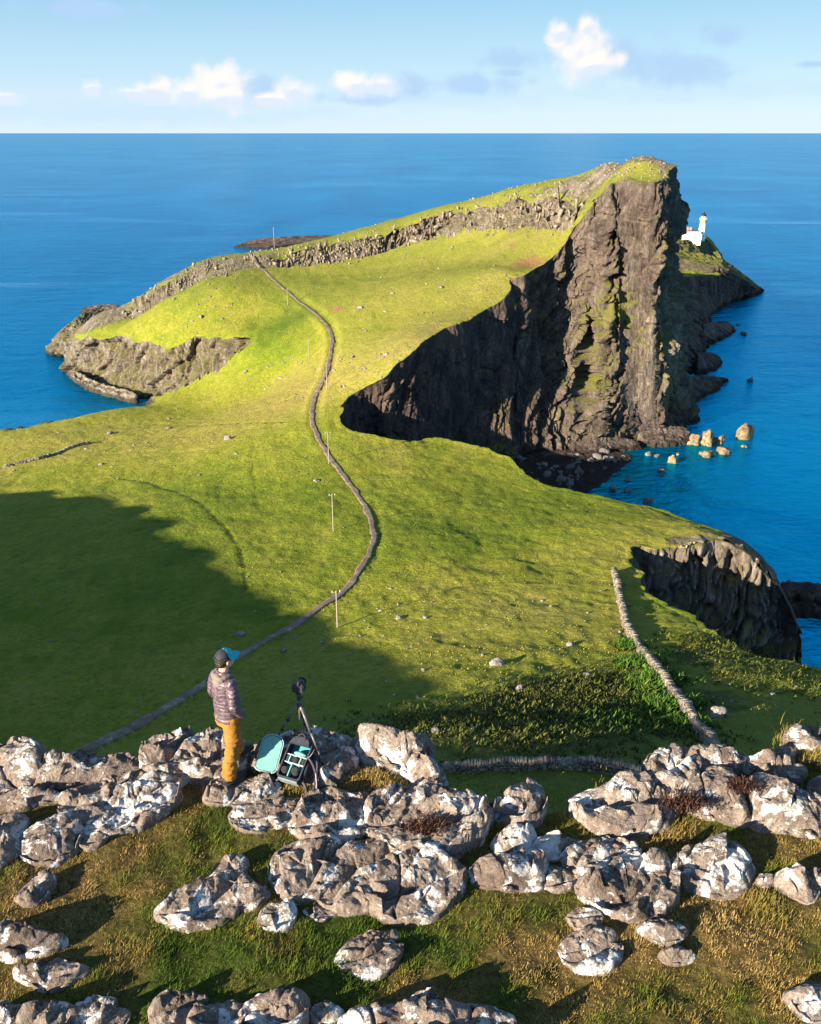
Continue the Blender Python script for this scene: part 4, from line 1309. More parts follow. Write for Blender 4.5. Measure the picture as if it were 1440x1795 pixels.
for top_, bot_, n_, sp in [(crag_top, crag_bot, 230, 1.0), (crag2_top, crag2_bot, 70, 0.8)]:
    for i in range(n_):
        j = blk.integers(0, len(top_))
        t = blk.beta(1.1, 1.1) * 1.35 - 0.2
        p = top_[j] * (1 - t) + bot_[j] * t
        x, y = p[0] + blk.normal(0, 1.0), p[1] + blk.normal(0, 1.2) - 0.8
        z = max(p[2], 0) if 0 < t < 1 else float(height(x, y))
        add_block(x, y, z, blk.gamma(3.0, .28) * sp, blk.gamma(3.0, .6) * sp, .45)
for (u0, u1, v0, v1, n_, w_) in [(1030, 1170, 276, 318, 90, .8), (820, 1040, 318, 350, 90, .8), (600, 830, 375, 410, 60, .7), (440, 640, 428, 462, 110, 1.0), (230, 420, 468, 540, 60, .7), (1190, 1330, 950, 1000, 60, .7)]:
    for i in range(n_):
        c = on_land(blk.uniform(u0, u1), blk.uniform(v0, v1))
        if c[1] > 600 or inside(c[:1], c[1:2], SEA_POLY)[0]:
            continue
        add_block(c[0], c[1], float(height(c[0], c[1])) - .2, blk.uniform(.4, 1.0) * w_, blk.uniform(.6, 1.6) * w_)
M_CRAG = stone_material('crag_stone', (0.07, 0.055, 0.04), (0.21, 0.165, 0.115), (0.36, 0.30, 0.22), (0.52, 0.48, 0.40), 0.4, 0.5)
link('crag_blocks', mesh_from(np.vstack(V), np.vstack(F), 'crag_blocks'), M_CRAG, kind='stuff', label='pale broken columns of rock scattered along the crags')

# ------------------------------------------------------------------ rough growth on the near field: tussocks, heather, bracken
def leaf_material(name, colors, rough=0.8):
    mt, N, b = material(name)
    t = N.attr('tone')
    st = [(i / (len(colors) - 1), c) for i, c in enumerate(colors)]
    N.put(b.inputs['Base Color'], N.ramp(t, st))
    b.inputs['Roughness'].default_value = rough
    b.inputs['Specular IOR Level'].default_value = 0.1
    return mt


def blades(P, H, Wd, lean, rr_, tone, name, mat, seg=1, **props):
    """Blades of grass: P (n,3) roots, H heights, Wd widths; one joined mesh of tapering strips."""
    n = len(P)
    a = rr_.uniform(0, 2 * math.pi, n)
    d = np.stack([np.cos(a), np.sin(a), np.zeros(n)], 1)
    side = np.stack([-np.sin(a), np.cos(a), np.zeros(n)], 1) * (Wd / 2)[:, None]
    L = (lean * H)[:, None] * d
    up = np.zeros((n, 3))
    up[:, 2] = 1
    if seg == 1:
        v = np.stack([P - side, P + side, P + L + up * H[:, None]], 1).reshape(-1, 3)
        f = np.arange(3 * n).reshape(n, 3)
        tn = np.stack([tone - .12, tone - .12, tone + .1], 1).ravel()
    else:
        m = P + L * 0.35 + up * (H * 0.62)[:, None]
        v = np.stack([P - side, P + side, m + side * .75, m - side * .75, P + L * 1.15 + up * (H * .96)[:, None]], 1).reshape(-1, 3)
        k = np.arange(n)[:, None] * 5
        f = np.concatenate([np.stack([k + 0, k + 1, k + 2], 2)[:, 0], np.stack([k + 0, k + 2, k + 3], 2)[:, 0], np.stack([k + 3, k + 2, k + 4], 2)[:, 0]])
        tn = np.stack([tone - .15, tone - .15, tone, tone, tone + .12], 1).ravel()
    me = mesh_from(v, f, name, dict(tone=np.clip(tn, 0, 1)))
    return link(name, me, mat, **props)


M_TUSS = leaf_material('tussock', [(0.08, 0.10, 0.012), (0.20, 0.20, 0.022), (0.33, 0.28, 0.045), (0.42, 0.33, 0.10)])
M_HEATH = leaf_material('heather', [(0.016, 0.018, 0.005), (0.045, 0.05, 0.010), (0.085, 0.10, 0.016), (0.15, 0.15, 0.04)])
M_FERN = leaf_material('bracken', [(0.014, 0.036, 0.005), (0.038, 0.088, 0.009), (0.07, 0.14, 0.015), (0.12, 0.18, 0.03)])
gr = np.random.default_rng(31)


def field_points(n, r0, r1, t0, t1):
    r = np.exp(gr.uniform(math.log(r0), math.log(r1), n))
    t = np.radians(gr.uniform(t0, t1, n))
    return np.stack([r * np.sin(t), r * np.cos(t)], 1)


q = field_points(60000, 52, 235, -31, 31)
q = q[~inside(q[:, 0], q[:, 1], SEA_POLY)]
q = q[polydist(q[:, 0], q[:, 1], PATH[::5]) > 1.2]
cl = fbm(np.stack([q[:, 0] / 6, q[:, 1] / 6, q[:, 0] * 0], 1), 3)
q = q[cl + gr.normal(0, .25, len(q)) > -0.02]
z = height(q[:, 0], q[:, 1])
P = np.column_stack([q, z - .03])
D = np.hypot(q[:, 0], q[:, 1])
tone = np.clip(0.40 + 0.35 * fbm(np.stack([q[:, 0] / 14, q[:, 1] / 14, q[:, 0] * 0 + 4], 1), 3) + gr.normal(0, .18, len(q)) + 0.5 * (dry_map(q[:, 0], q[:, 1]) - .5), 0, 1)
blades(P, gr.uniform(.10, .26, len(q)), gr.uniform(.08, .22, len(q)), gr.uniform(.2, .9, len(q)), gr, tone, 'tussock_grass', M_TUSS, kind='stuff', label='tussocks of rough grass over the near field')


def patch(n, spots, hmin, hmax, name, mat, lab, wide=0.35, rep=7):
    pts_ = []
    for (u, v, zz, r, w) in spots:
        c = at(u, v, zz)
        k = int(n * w)
        pts_.append(c[:2] + gr.normal(0, r * .62, (k, 2)))
    c = np.vstack(pts_)
    c = c[~inside(c[:, 0], c[:, 1], SEA_POLY)]
    s_ = gr.uniform(.25, .7, len(c))
    q = np.repeat(c, rep, 0) + gr.normal(0, 1, (len(c) * rep, 2)) * np.repeat(s_, rep)[:, None] * .5
    hh_ = np.repeat(s_, rep) * gr.uniform(hmin, hmax, len(q))
    z = height(q[:, 0], q[:, 1]) + hh_ * gr.uniform(0, .7, len(q))
    tone = np.repeat(gr.uniform(.1, .8, len(c)), rep) + gr.normal(0, .2, len(q))
    blades(np.column_stack([q, z]), hh_ * gr.uniform(.4, .9, len(q)), gr.uniform(.5, 1.1, len(q)) * wide, gr.uniform(.4, 1.6, len(q)), gr, np.clip(tone, 0, 1), name, mat, kind='stuff', label=lab)


patch(2600, [(950, 1225, 46, 7, .22), (1050, 1195, 44, 6, .2), (850, 1290, 50, 9, .14), (980, 1290, 52, 9, .16), (1080, 1250, 48, 6, .12), (1240, 1120, 40, 5, .1), (1330, 1180, 43, 8, .07), (1400, 1200, 44, 8, .05), (1190, 1290, 51, 5, .06), (720, 1270, 48, 8, .1)],
      .5, 1.0, 'heather', M_HEATH, 'dark heather and rough scrub on the near slope', .3)
patch(1500, [(1105, 1130, 39, 1.6, .12), (1120, 1165, 41, 2.4, .22), (1150, 1205, 44, 2.6, .3), (1175, 1245, 47, 2.6, .22), (1200, 1280, 50, 2.0, .12), (1080, 1270, 50, 5, .06)],
      .8, 1.5, 'bracken', M_FERN, 'bright green bracken along the left side of the long wall', .34)

# ------------------------------------------------------------------ the ledge in the foreground
LEDGE = 103.1


def rim_y(x):
    return np.interp(x, RIM[:, 0], RIM[:, 1])


RIM = np.array([at(u, v, LEDGE)[:2] for u, v in [(-300, 1340), (-60, 1345), (130, 1335), (250, 1345), (330, 1330), (430, 1325), (540, 1322), (620, 1330), (700, 1350), (790, 1392), (850, 1424), (900, 1418), (960, 1402), (1010, 1402), (1080, 1375), (1160, 1345), (1260, 1330), (1380, 1318), (1500, 1295), (1800, 1290)]])


def ledge_z(x, y):
    x, y = np.asarray(x, float), np.asarray(y, float)
    p = np.stack([x, y, 0 * x], -1)
    z = LEDGE + 0.07 * fbm(p / 1.6, 3) + 0.03 * fbm(p / 0.35, 3)
    d = y - rim_y(x)
    z = z - np.where(d > -0.25, 1.6 * np.clip(d + 0.25, 0, None) ** 1.7, 0)
    return z - 0.4 * np.clip(np.abs(x) - 8.5, 0, None) ** 1.6


ground_spots = [  # (u, v, radius m, straw amount)  straw > 0, fresh green < 0
    (440, 1440, .55, -.5), (380, 1430, .4, -.35), (270, 1520, .5, .15), (210, 1580, .4, .45), (500, 1430, .45, .6), (560, 1660, .55, -.55), (350, 1700, .55, -.6), (250, 1660, .4, -.2), (620, 1640, .35, -.4), (680, 1610, .5, -.3),
    (850, 1640, .6, -.45), (780, 1600, .4, -.3), (950, 1680, .5, .35), (1150, 1460, .5, .55), (1040, 1420, .35, -.25), (1250, 1440, .5, -.1), (1370, 1450, .5, .35), (1100, 1770, .7, -.25), (900, 1740, .5, .1), (1250, 1700, .7, .45), (1330, 1600, .4, .5),
    (1400, 1330, .3, .3), (1050, 1650, .5, .3), (150, 1640, .5, .4), (90, 1560, .4, .5), (650, 1360, .3, .6), (540, 1375, .2, .6), (520, 1720, .5, .1), (740, 1720, .5, .25), (1180, 1560, .3, .5), (330, 1390, .25, .35), (440, 1520, .4, -.15)]
SPOT = [(at(u, v, LEDGE), r, a) for u, v, r, a in ground_spots]


def straw(x, y):
    s = np.full(np.shape(x), 0.52)
    for c, r, a in SPOT:
        s = s + a * 0.8 * np.exp(-((x - c[0]) ** 2 + (y - c[1]) ** 2) / (r * r))
    return np.clip(s + 0.42 * fbm(np.stack([x / .42, y / .42, 0 * x], -1), 4), 0, 1)


mt, N, b = material('ledge_turf')
gp = N.n('ShaderNodeNewGeometry').outputs['Position']
tf = N.noise(gp, 14.0, 6.0, 0.7)
c = N.mix(N.attr('straw'), (0.060, 0.085, 0.012), (0.165, 0.105, 0.034))
c = N.mix(N.ss(tf, 0.35, 0.65, 0.75, 0.0), c, (0.022, 0.020, 0.008))
N.put(b.inputs['Base Color'], c)
b.inputs['Roughness'].default_value = 0.95
b.inputs['Specular IOR Level'].default_value = 0.05
N.put(b.inputs['Normal'], N.bump(tf, 0.8, 0.05))
gx, gy = np.meshgrid(np.linspace(-13, 13, 420), np.linspace(2.2, 13.5, 260))
gz = ledge_z(gx, gy)
fl = grid_faces(*gx.shape)
link('ledge', mesh_from(np.stack([gx, gy, np.maximum(gz, 88)], -1).reshape(-1, 3), fl, 'ledge', dict(straw=straw(gx, gy).ravel())), mt, smooth=True, kind='structure')

# lichen-grown gneiss-like rock of the ledge
mt, N, b = material('ledge_rock')
gp = N.n('ShaderNodeNewGeometry').outputs['Position']
n1 = N.noise(gp, 1.6, 6.0, 0.62, 0.3)
n2 = N.noise(gp, 9.0, 6.0, 0.68)
n3 = N.noise(gp, 38.0, 4.0, 0.7)
col = N.ramp(N.m('ADD', N.m('MULTIPLY', n1, .55), N.m('MULTIPLY', n2, .45)), [(0.33, (0.075, 0.054, 0.043)), (0.45, (0.175, 0.133, 0.104)), (0.55, (0.27, 0.215, 0.172)), (0.70, (0.38, 0.325, 0.27))])
col = N.mix(N.ss(n3, 0.38, 0.60, 0.5, 0.0), col, (0.055, 0.043, 0.036))
la = N.noise(gp, 2.1, 9.0, 0.74, 0.5)
lb = N.noise(N.vm('ADD', gp, (7.3, 2.1, 4.4)), 5.5, 8.0, 0.72, 0.3)
lv = N.voro(N.vm('ADD', gp, N.vm('MULTIPLY', N.noise(gp, 9.0, 3.0, 0.6, color=True), (.16, .16, .16))), 5.0)
lich = N.m('MAXIMUM', N.ss(N.m('SUBTRACT', la, N.m('MULTIPLY', lv, .10)), 0.49, 0.52), N.ss(lb, 0.565, 0.60))
lich = N.m('MULTIPLY', lich, N.ss(n3, 0.30, 0.46, 0.25, 1.0))
lcol = N.mix(N.noise(gp, 13.0, 3.0, 0.6), (0.46, 0.44, 0.41), (0.80, 0.79, 0.76))
col = N.mix(N.m('MULTIPLY', lich, 0.76), col, lcol)
och = N.ss(N.noise(N.vm('ADD', gp, (3.3, 9.1, 1.4)), 6.0, 6.0, 0.7), 0.60, 0.70, 0.0, 0.55)
col = N.mix(och, col, (0.30, 0.20, 0.085))
blk_ = N.ss(N.noise(N.vm('ADD', gp, (1.3, 5.1, 8.4)), 3.4, 8.0, 0.72), 0.60, 0.66, 0.0, 0.8)
col = N.mix(blk_, col, (0.045, 0.035, 0.033))
N.put(b.inputs['Base Color'], col)
b.inputs['Roughness'].default_value = 0.93
b.inputs['Specular IOR Level'].default_value = 0.12
hb = N.m('ADD', N.m('ADD', N.m('MULTIPLY', n2, 1.0), N.m('MULTIPLY', n3, .30)), N.m('MULTIPLY', lich, 0.10))
N.put(b.inputs['Normal'], N.bump(hb, 0.9, 0.05))
M_ROCK = mt

ROCKS = []      # plan outlines kept for placing the grass


def ray_poly(poly, cen, ang):
    """Radius of a star-shaped outline in the directions ang."""
    d = poly - cen
    a = np.unwrap(np.arctan2(d[:, 1], d[:, 0]))
    r = np.hypot(d[:, 0], d[:, 1])
    if a[-1] < a[0]:
        a, r = a[::-1], r[::-1]
    a = np.concatenate([a - 2 * math.pi, a, a + 2 * math.pi])
    r = np.concatenate([r, r, r])
    o = np.argsort(a)
    return np.interp(ang, a[o], r[o])


def smooth_poly(p):
    q = np.vstack([p, p[:1]])
    a, c = q[:-1], q[1:]
    o = np.empty((2 * len(a), 2))
    o[0::2] = a * .8 + c * .2
    o[1::2] = a * .2 + c * .8
    return o


def ledge_rock(off, poly, h, label, tilt=(-0.05, 0.12), sq=0.78, crack=1.0, base=0.0, lobes=1.0):
    """One rock of the ledge: its outline in the photograph gives the plan, h its height in metres."""
    h = h * 0.53
    px = np.array([(off[0] + x / 2.0, off[1] + y / 2.0) for x, y in poly])
    vc, v0 = px[:, 1].mean(), px[:, 1].min()
    g0 = LEDGE + base
    plan = []
    for u, v in px:
        k = max(0.0, (vc - v) / (vc - v0))
        plan.append(at(u, v, g0 + 0.72 * h * k ** 0.7)[:2])
    plan = smooth_poly(np.array(plan))
    cen = (plan.min(0) + plan.max(0)) / 2
    plan = cen + (plan - cen) * 1.09
    size = np.ptp(plan, 0).mean()
    seed = float(abs(cen[0] * 3.7 + cen[1] * 5.1)) + 1.7
    nth = int(np.clip(size * 210, 90, 360))
    nr_ = int(np.clip(size * 75, 32, 120))
    ang = np.linspace(0, 2 * math.pi, nth, endpoint=False)
    R = ray_poly(plan, cen, ang)
    ROCKS.append((plan, g0 + h))
    rho = np.concatenate([np.linspace(0.03, .55, nr_ // 3, endpoint=False), 1 - (1 - .55) * (1 - np.linspace(0, 1, nr_ - nr_ // 3)) ** 1.35])
    rr2 = np.random.default_rng(int(seed * 1000) % 99991)
    hh_ = np.stack([np.cos(ang), np.sin(ang), 0 * ang], 1)
    edge = 0.95 + 0.75 * fbm(hh_ * 1.6 + seed, 3)                     # how steeply each side rises from the turf
    edge = np.clip(edge, .35, 2.2)
    X = np.cos(ang)[None] * R[None] * rho[:, None]
    Y = np.sin(ang)[None] * R[None] * rho[:, None]
    W_ = np.stack([X + cen[0], Y + cen[1], 0 * X], -1) + seed
    oc = plan - cen
    dE = polydist(X, Y, np.vstack([oc, oc[:1]]))
    dE = np.where(rho[:, None] > .999, 0, dE)
    # the top is broken into a few tilted planes, each a little higher or lower than its neighbours
    csz = (.48 + .30 * min(size, 1.6)) * (1.0 if crack else 2.0)
    f1, f2, cv = cells((W_ + 0.18 * np.stack([fbm(W_ / .5, 2), fbm(W_ / .5 + 5, 2), 0 * X], -1)) / csz)
    _1, _2, cx_ = cells((W_ + 0.1) / (csz * 1.9) + 3)
    fa, fe = facets(W_ / (csz * .95), 2.3)
    top = h * (0.90 + 0.30 * (1 - rho[:, None] ** 2) + (X * tilt[0] + Y * tilt[1]) / max(size, .3) + 0.12 * cv * lobes + 0.20 * cx_ * lobes)
    top = top + h * 0.26 * lobes * fbm(W_ / (.55 + .3 * size), 2)
    top = top + min(.30, .9 * h) * csz * .95 * fa * lobes
    top = np.maximum(top, .45 * h)
    edge = np.clip(1.0 + 0.8 * fbm(W_ / .45 + 2, 2), .4, 2.0)
    side_ = 1.30 * edge * (dE + 0.004) ** 0.72 * (0.55 + 0.45 * min(1.0, h / .3))
    kk = 0.018 + 0.05 * h
    Z = -kk * np.log(np.exp(-top / kk) + np.exp(-side_ / kk))
    slot = np.exp(-((f2 - f1) / (.016 / csz)) ** 2) + .35 * np.exp(-((f2 - f1) / (.05 / csz)) ** 2)
    ins = np.clip(dE / .05, 0, 1)
    Z = Z - ins * crack * np.minimum(.09, .30 * h) * np.clip(slot, 0, 1) * (fbm(W_ / .4 + 8, 2) > -.25)
    W2 = W_ + np.stack([0 * X, 0 * X, Z], -1)
    g1, g2, cg = cells(W2 / np.array([.17, .17, .10]) + 0.35 * np.stack([fbm(W2 / .2, 2)] * 3, -1))
    Z = Z + ins * (0.020 * min(1, size) * fbm(W2 / .17, 4) + 0.009 * cg + 0.006 * fbm(W2 / .04, 2))
    fb, fe2 = facets(W_ / .20 + 0.25 * np.stack([fbm(W_ / .3, 2)] * 3, -1), 5.1)
    Z = Z + ins * .042 * fb
    rad = 1 + 0.045 * fbm(W2 / .30 + 4, 4) + 0.018 * cg
    V = np.stack([X * rad, Y * rad, Z], -1)
    sk = []
    for e, dz in [(1.01, -.05), (.99, -.15), (.93, -.32)]:
        q_ = V[-1].copy()
        q_[:, :2] *= e
        q_[:, 2] = dz
        sk.append(q_)
    V = np.concatenate([V, np.array(sk)], 0)
    m = len(V)
    apex = V[0].mean(0)
    verts = np.vstack([V.reshape(-1, 3), apex])
    f4 = [tuple(q) for q in grid_faces(m, nth, wrap=True)]
    f3 = [(len(verts) - 1, (k + 1) % nth, k) for k in range(nth)]
    faces = [(q[0], q[3], q[2], q[1])[::-1] for q in f4] + [t_[::-1] for t_ in f3]
    me = mesh_from(verts, faces, 'ledge_rock')
    gz = float(ledge_z(cen[0], min(cen[1], rim_y(cen[0]) - .3))) + base
    o = link('ledge_rock', me, M_ROCK, smooth=True, label=label, category='rock', group='rocks of the near ledge')
    o.location = (cen[0], cen[1], gz + .015)
    return o


A, B_ = (0, 1250), (720, 1250)
ledge_rock(A, [(-60, 130), (0, 128), (80, 90), (140, 115), (220, 140), (330, 150), (440, 165), (490, 190), (470, 222), (380, 240), (300, 255), (200, 275), (90, 272), (0, 290), (-60, 290)], .42, 'large blue-grey slab filling the left edge at the rim of the ledge', lobes=.8)
ledge_rock(A, [(-50, 290), (90, 268), (200, 278), (245, 302), (160, 328), (0, 338), (-50, 335)], .2, 'low flat slab directly below the large slab at the left edge')
ledge_rock(A, [(200, 320), (330, 250), (430, 215), (520, 203), (640, 200), (655, 218), (590, 270), (540, 305), (450, 348), (400, 352), (330, 337), (240, 342)], .24, 'long pale tongue-shaped slab running down left from the domed rock')
ledge_rock(A, [(495, 215), (500, 150), (560, 90), (650, 60), (740, 52), (770, 75), (700, 110), (640, 150), (600, 195), (560, 208)], .46, 'domed brown rock on the rim left of the standing person')
ledge_rock(A, [(600, 195), (640, 150), (700, 105), (770, 62), (850, 66), (880, 110), (865, 165), (790, 178), (720, 185), (650, 192)], .42, 'pale rock on the rim directly behind the persons knees')
ledge_rock(A, [(850, 172), (920, 105), (1040, 58), (1150, 58), (1245, 85), (1240, 180), (1195, 240), (1120, 255), (1000, 210), (900, 205)], .44, 'broad rounded rock on the rim behind the open bag and tripod', lobes=.6)
ledge_rock(A, [(1245, 95), (1300, 68), (1400, 84), (1470, 92), (1515, 112), (1512, 170), (1550, 225), (1562, 262), (1480, 268), (1420, 215), (1340, 190), (1270, 150)], .5, 'tall white-patched rock on the rim right of the bag')
ledge_rock(A, [(710, 318), (740, 250), (780, 215), (850, 210), (835, 260), (815, 300), (800, 322)], .17, 'small pale rock under the persons left foot', lobes=.12)
ledge_rock(A, [(810, 318), (820, 265), (870, 222), (950, 215), (985, 250), (962, 292), (900, 318)], .17, 'small lumpy brown rock between the person and the open bag', lobes=.2)
ledge_rock(A, [(805, 365), (830, 330), (930, 312), (1000, 288), (1050, 288), (1042, 322), (980, 352), (930, 372), (850, 374)], .15, 'low broken rock just below the person and the bag')
ledge_rock(A, [(1015, 412), (1040, 330), (1100, 280), (1200, 262), (1285, 262), (1300, 300), (1280, 360), (1285, 415), (1150, 418)], .30, 'big cream slab below the bag, left half of a split pair')
ledge_rock(A, [(1285, 412), (1290, 340), (1320, 280), (1390, 245), (1500, 250), (1600, 290), (1690, 340), (1700, 375), (1620, 415), (1500, 425), (1380, 425)], .36, 'big cream slab with a dark moss patch, right half of a split pair')
ledge_rock(A, [(945, 605), (962, 508), (1010, 452), (1080, 432), (1200, 438), (1175, 490), (1120, 555), (1072, 635), (980, 652)], .30, 'tilted pale slab in the centre with a crack along its right side')
ledge_rock(A, [(1090, 642), (1125, 560), (1195, 465), (1290, 430), (1395, 434), (1345, 508), (1255, 570), (1205, 622), (1150, 648)], .26, 'slab right of the central crack, between two tilted slabs')
ledge_rock(A, [(1240, 592), (1290, 530), (1400, 445), (1480, 442), (1525, 466), (1570, 500), (1622, 546), (1600, 585), (1540, 605), (1440, 648), (1360, 668), (1310, 645)], .36, 'broad pale rock with a bright white right end at the centre')
ledge_rock(A, [(550, 702), (600, 650), (680, 620), (740, 570), (780, 505), (830, 498), (865, 520), (855, 562), (820, 602), (780, 642), (720, 692), (660, 710)], .2, 'long log-shaped rock lying diagonally in the grass', lobes=.5)
ledge_rock(A, [(790, 658), (830, 600), (860, 558), (890, 590), (945, 620), (940, 652), (870, 682), (820, 677)], .2, 'pointed rock touching the right end of the log-shaped rock')
ledge_rock(A, [(905, 737), (920, 690), (980, 660), (1030, 658), (1037, 700), (1020, 737), (940, 757)], .16, 'small pale rock below the central slabs, left of a pair')
ledge_rock(A, [(1060, 692), (1080, 662), (1140, 658), (1197, 670), (1172, 697), (1080, 717)], .12, 'small low rock below the central slabs, right of a pair')
ledge_rock(A, [(1170, 872), (1200, 820), (1260, 760), (1340, 738), (1392, 738), (1398, 780), (1360, 802), (1310, 852), (1220, 872)], .2, 'wedge-shaped pale rock alone in the green grass below the centre')
ledge_rock(A, [(-40, 365), (60, 353), (100, 365), (75, 402), (85, 452), (60, 502), (0, 548), (-40, 548)], .3, 'rock cut by the left edge beside the rounded grey rock')
ledge_rock(A, [(70, 492), (90, 420), (140, 368), (230, 348), (275, 370), (300, 410), (270, 452), (250, 492), (180, 522), (130, 527)], .34, 'rounded grey rock with a white right flank near the left edge', lobes=.5)
ledge_rock(A, [(265, 467), (300, 420), (350, 403), (382, 440), (340, 462)], .14, 'small rock tucked against the rounded grey rock')
ledge_rock(A, [(345, 427), (370, 390), (420, 383), (407, 415), (370, 437)], .11, 'smallest pale stone right of the rounded grey rock')
ledge_rock(A, [(45, 652), (90, 600), (150, 558), (192, 563), (172, 612), (120, 682), (80, 682)], .17, 'angular white-edged rock in straw grass at the left')
ledge_rock(A, [(-40, 735), (100, 738), (170, 750), (237, 780), (200, 822), (120, 842), (-40, 847)], .26, 'wide rounded rock cut by the left edge above the green hollow')
ledge_rock(A, [(50, 912), (80, 870), (150, 848), (250, 853), (312, 890), (270, 932), (180, 972), (100, 937)], .22, 'flat oval pale rock near the bottom left corner', lobes=.5)
ledge_rock(A, [(-40, 1000), (60, 988), (112, 1010), (90, 1060), (60, 1110), (-40, 1110)], .28, 'dark rock in the bottom left corner')
ledge_rock(A, [(60, 1092), (80, 1030), (150, 998), (230, 988), (262, 1020), (210, 1110), (80, 1120)], .3, 'rounded brown rock, second from the bottom left corner')
ledge_rock(A, [(200, 1062), (270, 1000), (370, 963), (402, 990), (380, 1030), (320, 1062), (250, 1092)], .26, 'dark rock with a pale spot in the bottom row, third from left')
ledge_rock(A, [(320, 1085), (370, 1020), (430, 1008), (457, 1030), (425, 1095)], .18, 'small dark rock in the bottom row right of the pale-spotted one')
ledge_rock(A, [(525, 1062), (560, 1000), (620, 968), (710, 966), (730, 1000), (680, 1032), (600, 1062), (540, 1082)], .27, 'pale-topped rock standing alone in the bottom row')
ledge_rock(A, [(655, 1100), (700, 1040), (760, 1008), (850, 1008), (862, 1030), (830, 1085), (750, 1110)], .25, 'smooth blue-grey rock in the bottom row left of the centre')
ledge_rock(A, [(830, 1090), (870, 1010), (950, 978), (1050, 968), (1087, 1000), (1062, 1075), (1000, 1115), (880, 1120)], .32, 'large rounded brown rock at the bottom left of the centre', lobes=.5)
ledge_rock(A, [(1080, 1062), (1110, 1012), (1180, 1020), (1205, 1050), (1160, 1092), (1100, 1095)], .14, 'low dark mossy rock at the bottom centre')
ledge_rock(A, [(1200, 1095), (1280, 1040), (1400, 1008), (1580, 1000), (1700, 1010), (1765, 1045), (1800, 1110), (1500, 1140), (1250, 1130)], .3, 'wide white-topped slab at the bottom edge right of the centre')
ledge_rock(B_, [(280, 352), (310, 290), (370, 240), (430, 236), (467, 270), (462, 322), (442, 372), (360, 378), (300, 367)], .42, 'upright rounded rock standing alone in the gap of the rim', lobes=.5)
ledge_rock(B_, [(555, 315), (600, 270), (680, 250), (740, 218), (812, 218), (852, 250), (910, 290), (932, 332), (830, 338), (700, 338), (620, 328)], .3, 'ramp-like slab leading up to the big right outcrop')
ledge_rock(B_, [(820, 232), (823, 160), (870, 108), (940, 98), (982, 115), (972, 170), (930, 197), (850, 237)], .42, 'round mossy-topped boulder at the top left of the right outcrop', lobes=.5, base=.12)
ledge_rock(B_, [(968, 152), (1000, 103), (1080, 98), (1150, 118), (1178, 160), (1150, 182), (1060, 182), (990, 182)], .34, 'smooth cream boulder at the top of the right outcrop', base=.16, lobes=.5)
ledge_rock(B_, [(840, 265), (880, 212), (980, 182), (1120, 176), (1172, 228), (1182, 300), (1177, 405), (1090, 378), (1000, 352), (930, 335)], .42, 'main cream slab of the right outcrop with a dark moss patch', lobes=.7)
ledge_rock(B_, [(1178, 300), (1190, 200), (1280, 187), (1340, 228), (1400, 288), (1450, 335), (1490, 385), (1450, 425), (1300, 414), (1200, 408)], .5, 'ridged pale slab at the right of the outcrop beyond the straight crack', lobes=.8)
ledge_rock(B_, [(1158, 168), (1190, 130), (1260, 123), (1330, 158), (1390, 202), (1360, 218), (1290, 202), (1200, 188)], .3, 'blue-shaded slab behind the ridged slab of the right outcrop', base=.1)
ledge_rock(B_, [(1278, 122), (1330, 103), (1358, 125), (1342, 142), (1300, 142)], .14, 'small white stone behind the right outcrop', base=.1)
ledge_rock(B_, [(1306, 92), (1320, 35), (1370, 13), (1430, 18), (1455, 60), (1440, 95), (1360, 112)], .4, 'pale boulder beside the grass tuft at the far right of the rim', base=.1)
ledge_rock(B_, [(1395, 272), (1400, 230), (1440, 208), (1480, 250), (1470, 315), (1420, 310)], .3, 'dark shaded rock at the right edge below the grass tuft')
ledge_rock(B_, [(278, 472), (320, 402), (380, 373), (442, 400), (422, 488), (330, 492)], .3, 'blunt pale rock at the left end of the right middle row')
ledge_rock(B_, [(420, 472), (450, 400), (560, 413), (622, 440), (540, 492), (508, 508), (430, 492)], .26, 'brown creased rock second in the right middle row')
ledge_rock(B_, [(520, 502), (570, 450), (640, 413), (740, 438), (807, 470), (740, 497), (640, 548), (560, 543)], .26, 'brown sloping rock at the right end of the right middle row')
ledge_rock(B_, [(205, 572), (250, 508), (330, 483), (430, 483), (480, 505), (470, 560), (455, 612), (400, 618), (290, 618), (230, 602)], .28, 'white-patched rock in front of the right middle row, left piece')
ledge_rock(B_, [(460, 610), (475, 560), (488, 508), (530, 520), (567, 548), (568, 582), (520, 606)], .24, 'narrow white-streaked rock between two white-patched rocks')
ledge_rock(B_, [(580, 602), (600, 550), (680, 508), (780, 478), (862, 468), (912, 510), (902, 572), (820, 612), (790, 652), (740, 678), (640, 672), (590, 652)], .36, 'large white-faced rock in front of the right middle row')
ledge_rock(B_, [(913, 542), (930, 490), (1000, 455), (1080, 428), (1142, 450), (1172, 490), (1202, 547), (1182, 602), (1120, 637), (1020, 622), (950, 602)], .4, 'large lone rounded rock with white streaks right of the middle row', lobes=.6)
ledge_rock(B_, [(1213, 572), (1250, 548), (1285, 570), (1270, 602), (1220, 602)], .13, 'small brown stone left of the knobbly rock at the right edge')
ledge_rock(B_, [(1278, 592), (1290, 550), (1350, 528), (1400, 550), (1432, 602), (1402, 668), (1340, 642), (1300, 622)], .28, 'knobbly white-crusted rock near the right edge')
ledge_rock(B_, [(1390, 562), (1440, 538), (1490, 580), (1460, 615), (1410, 600)], .2, 'rock cut by the right edge behind the knobbly rock')
ledge_rock(B_, [(543, 717), (570, 688), (610, 678), (662, 690), (672, 720), (600, 724)], .12, 'small low rock below the large white-faced rock')
ledge_rock(B_, [(518, 832), (540, 780), (600, 740), (680, 733), (732, 765), (702, 812), (640, 847), (570, 867)], .17, 'grey half-buried rock in straw grass at the lower right')
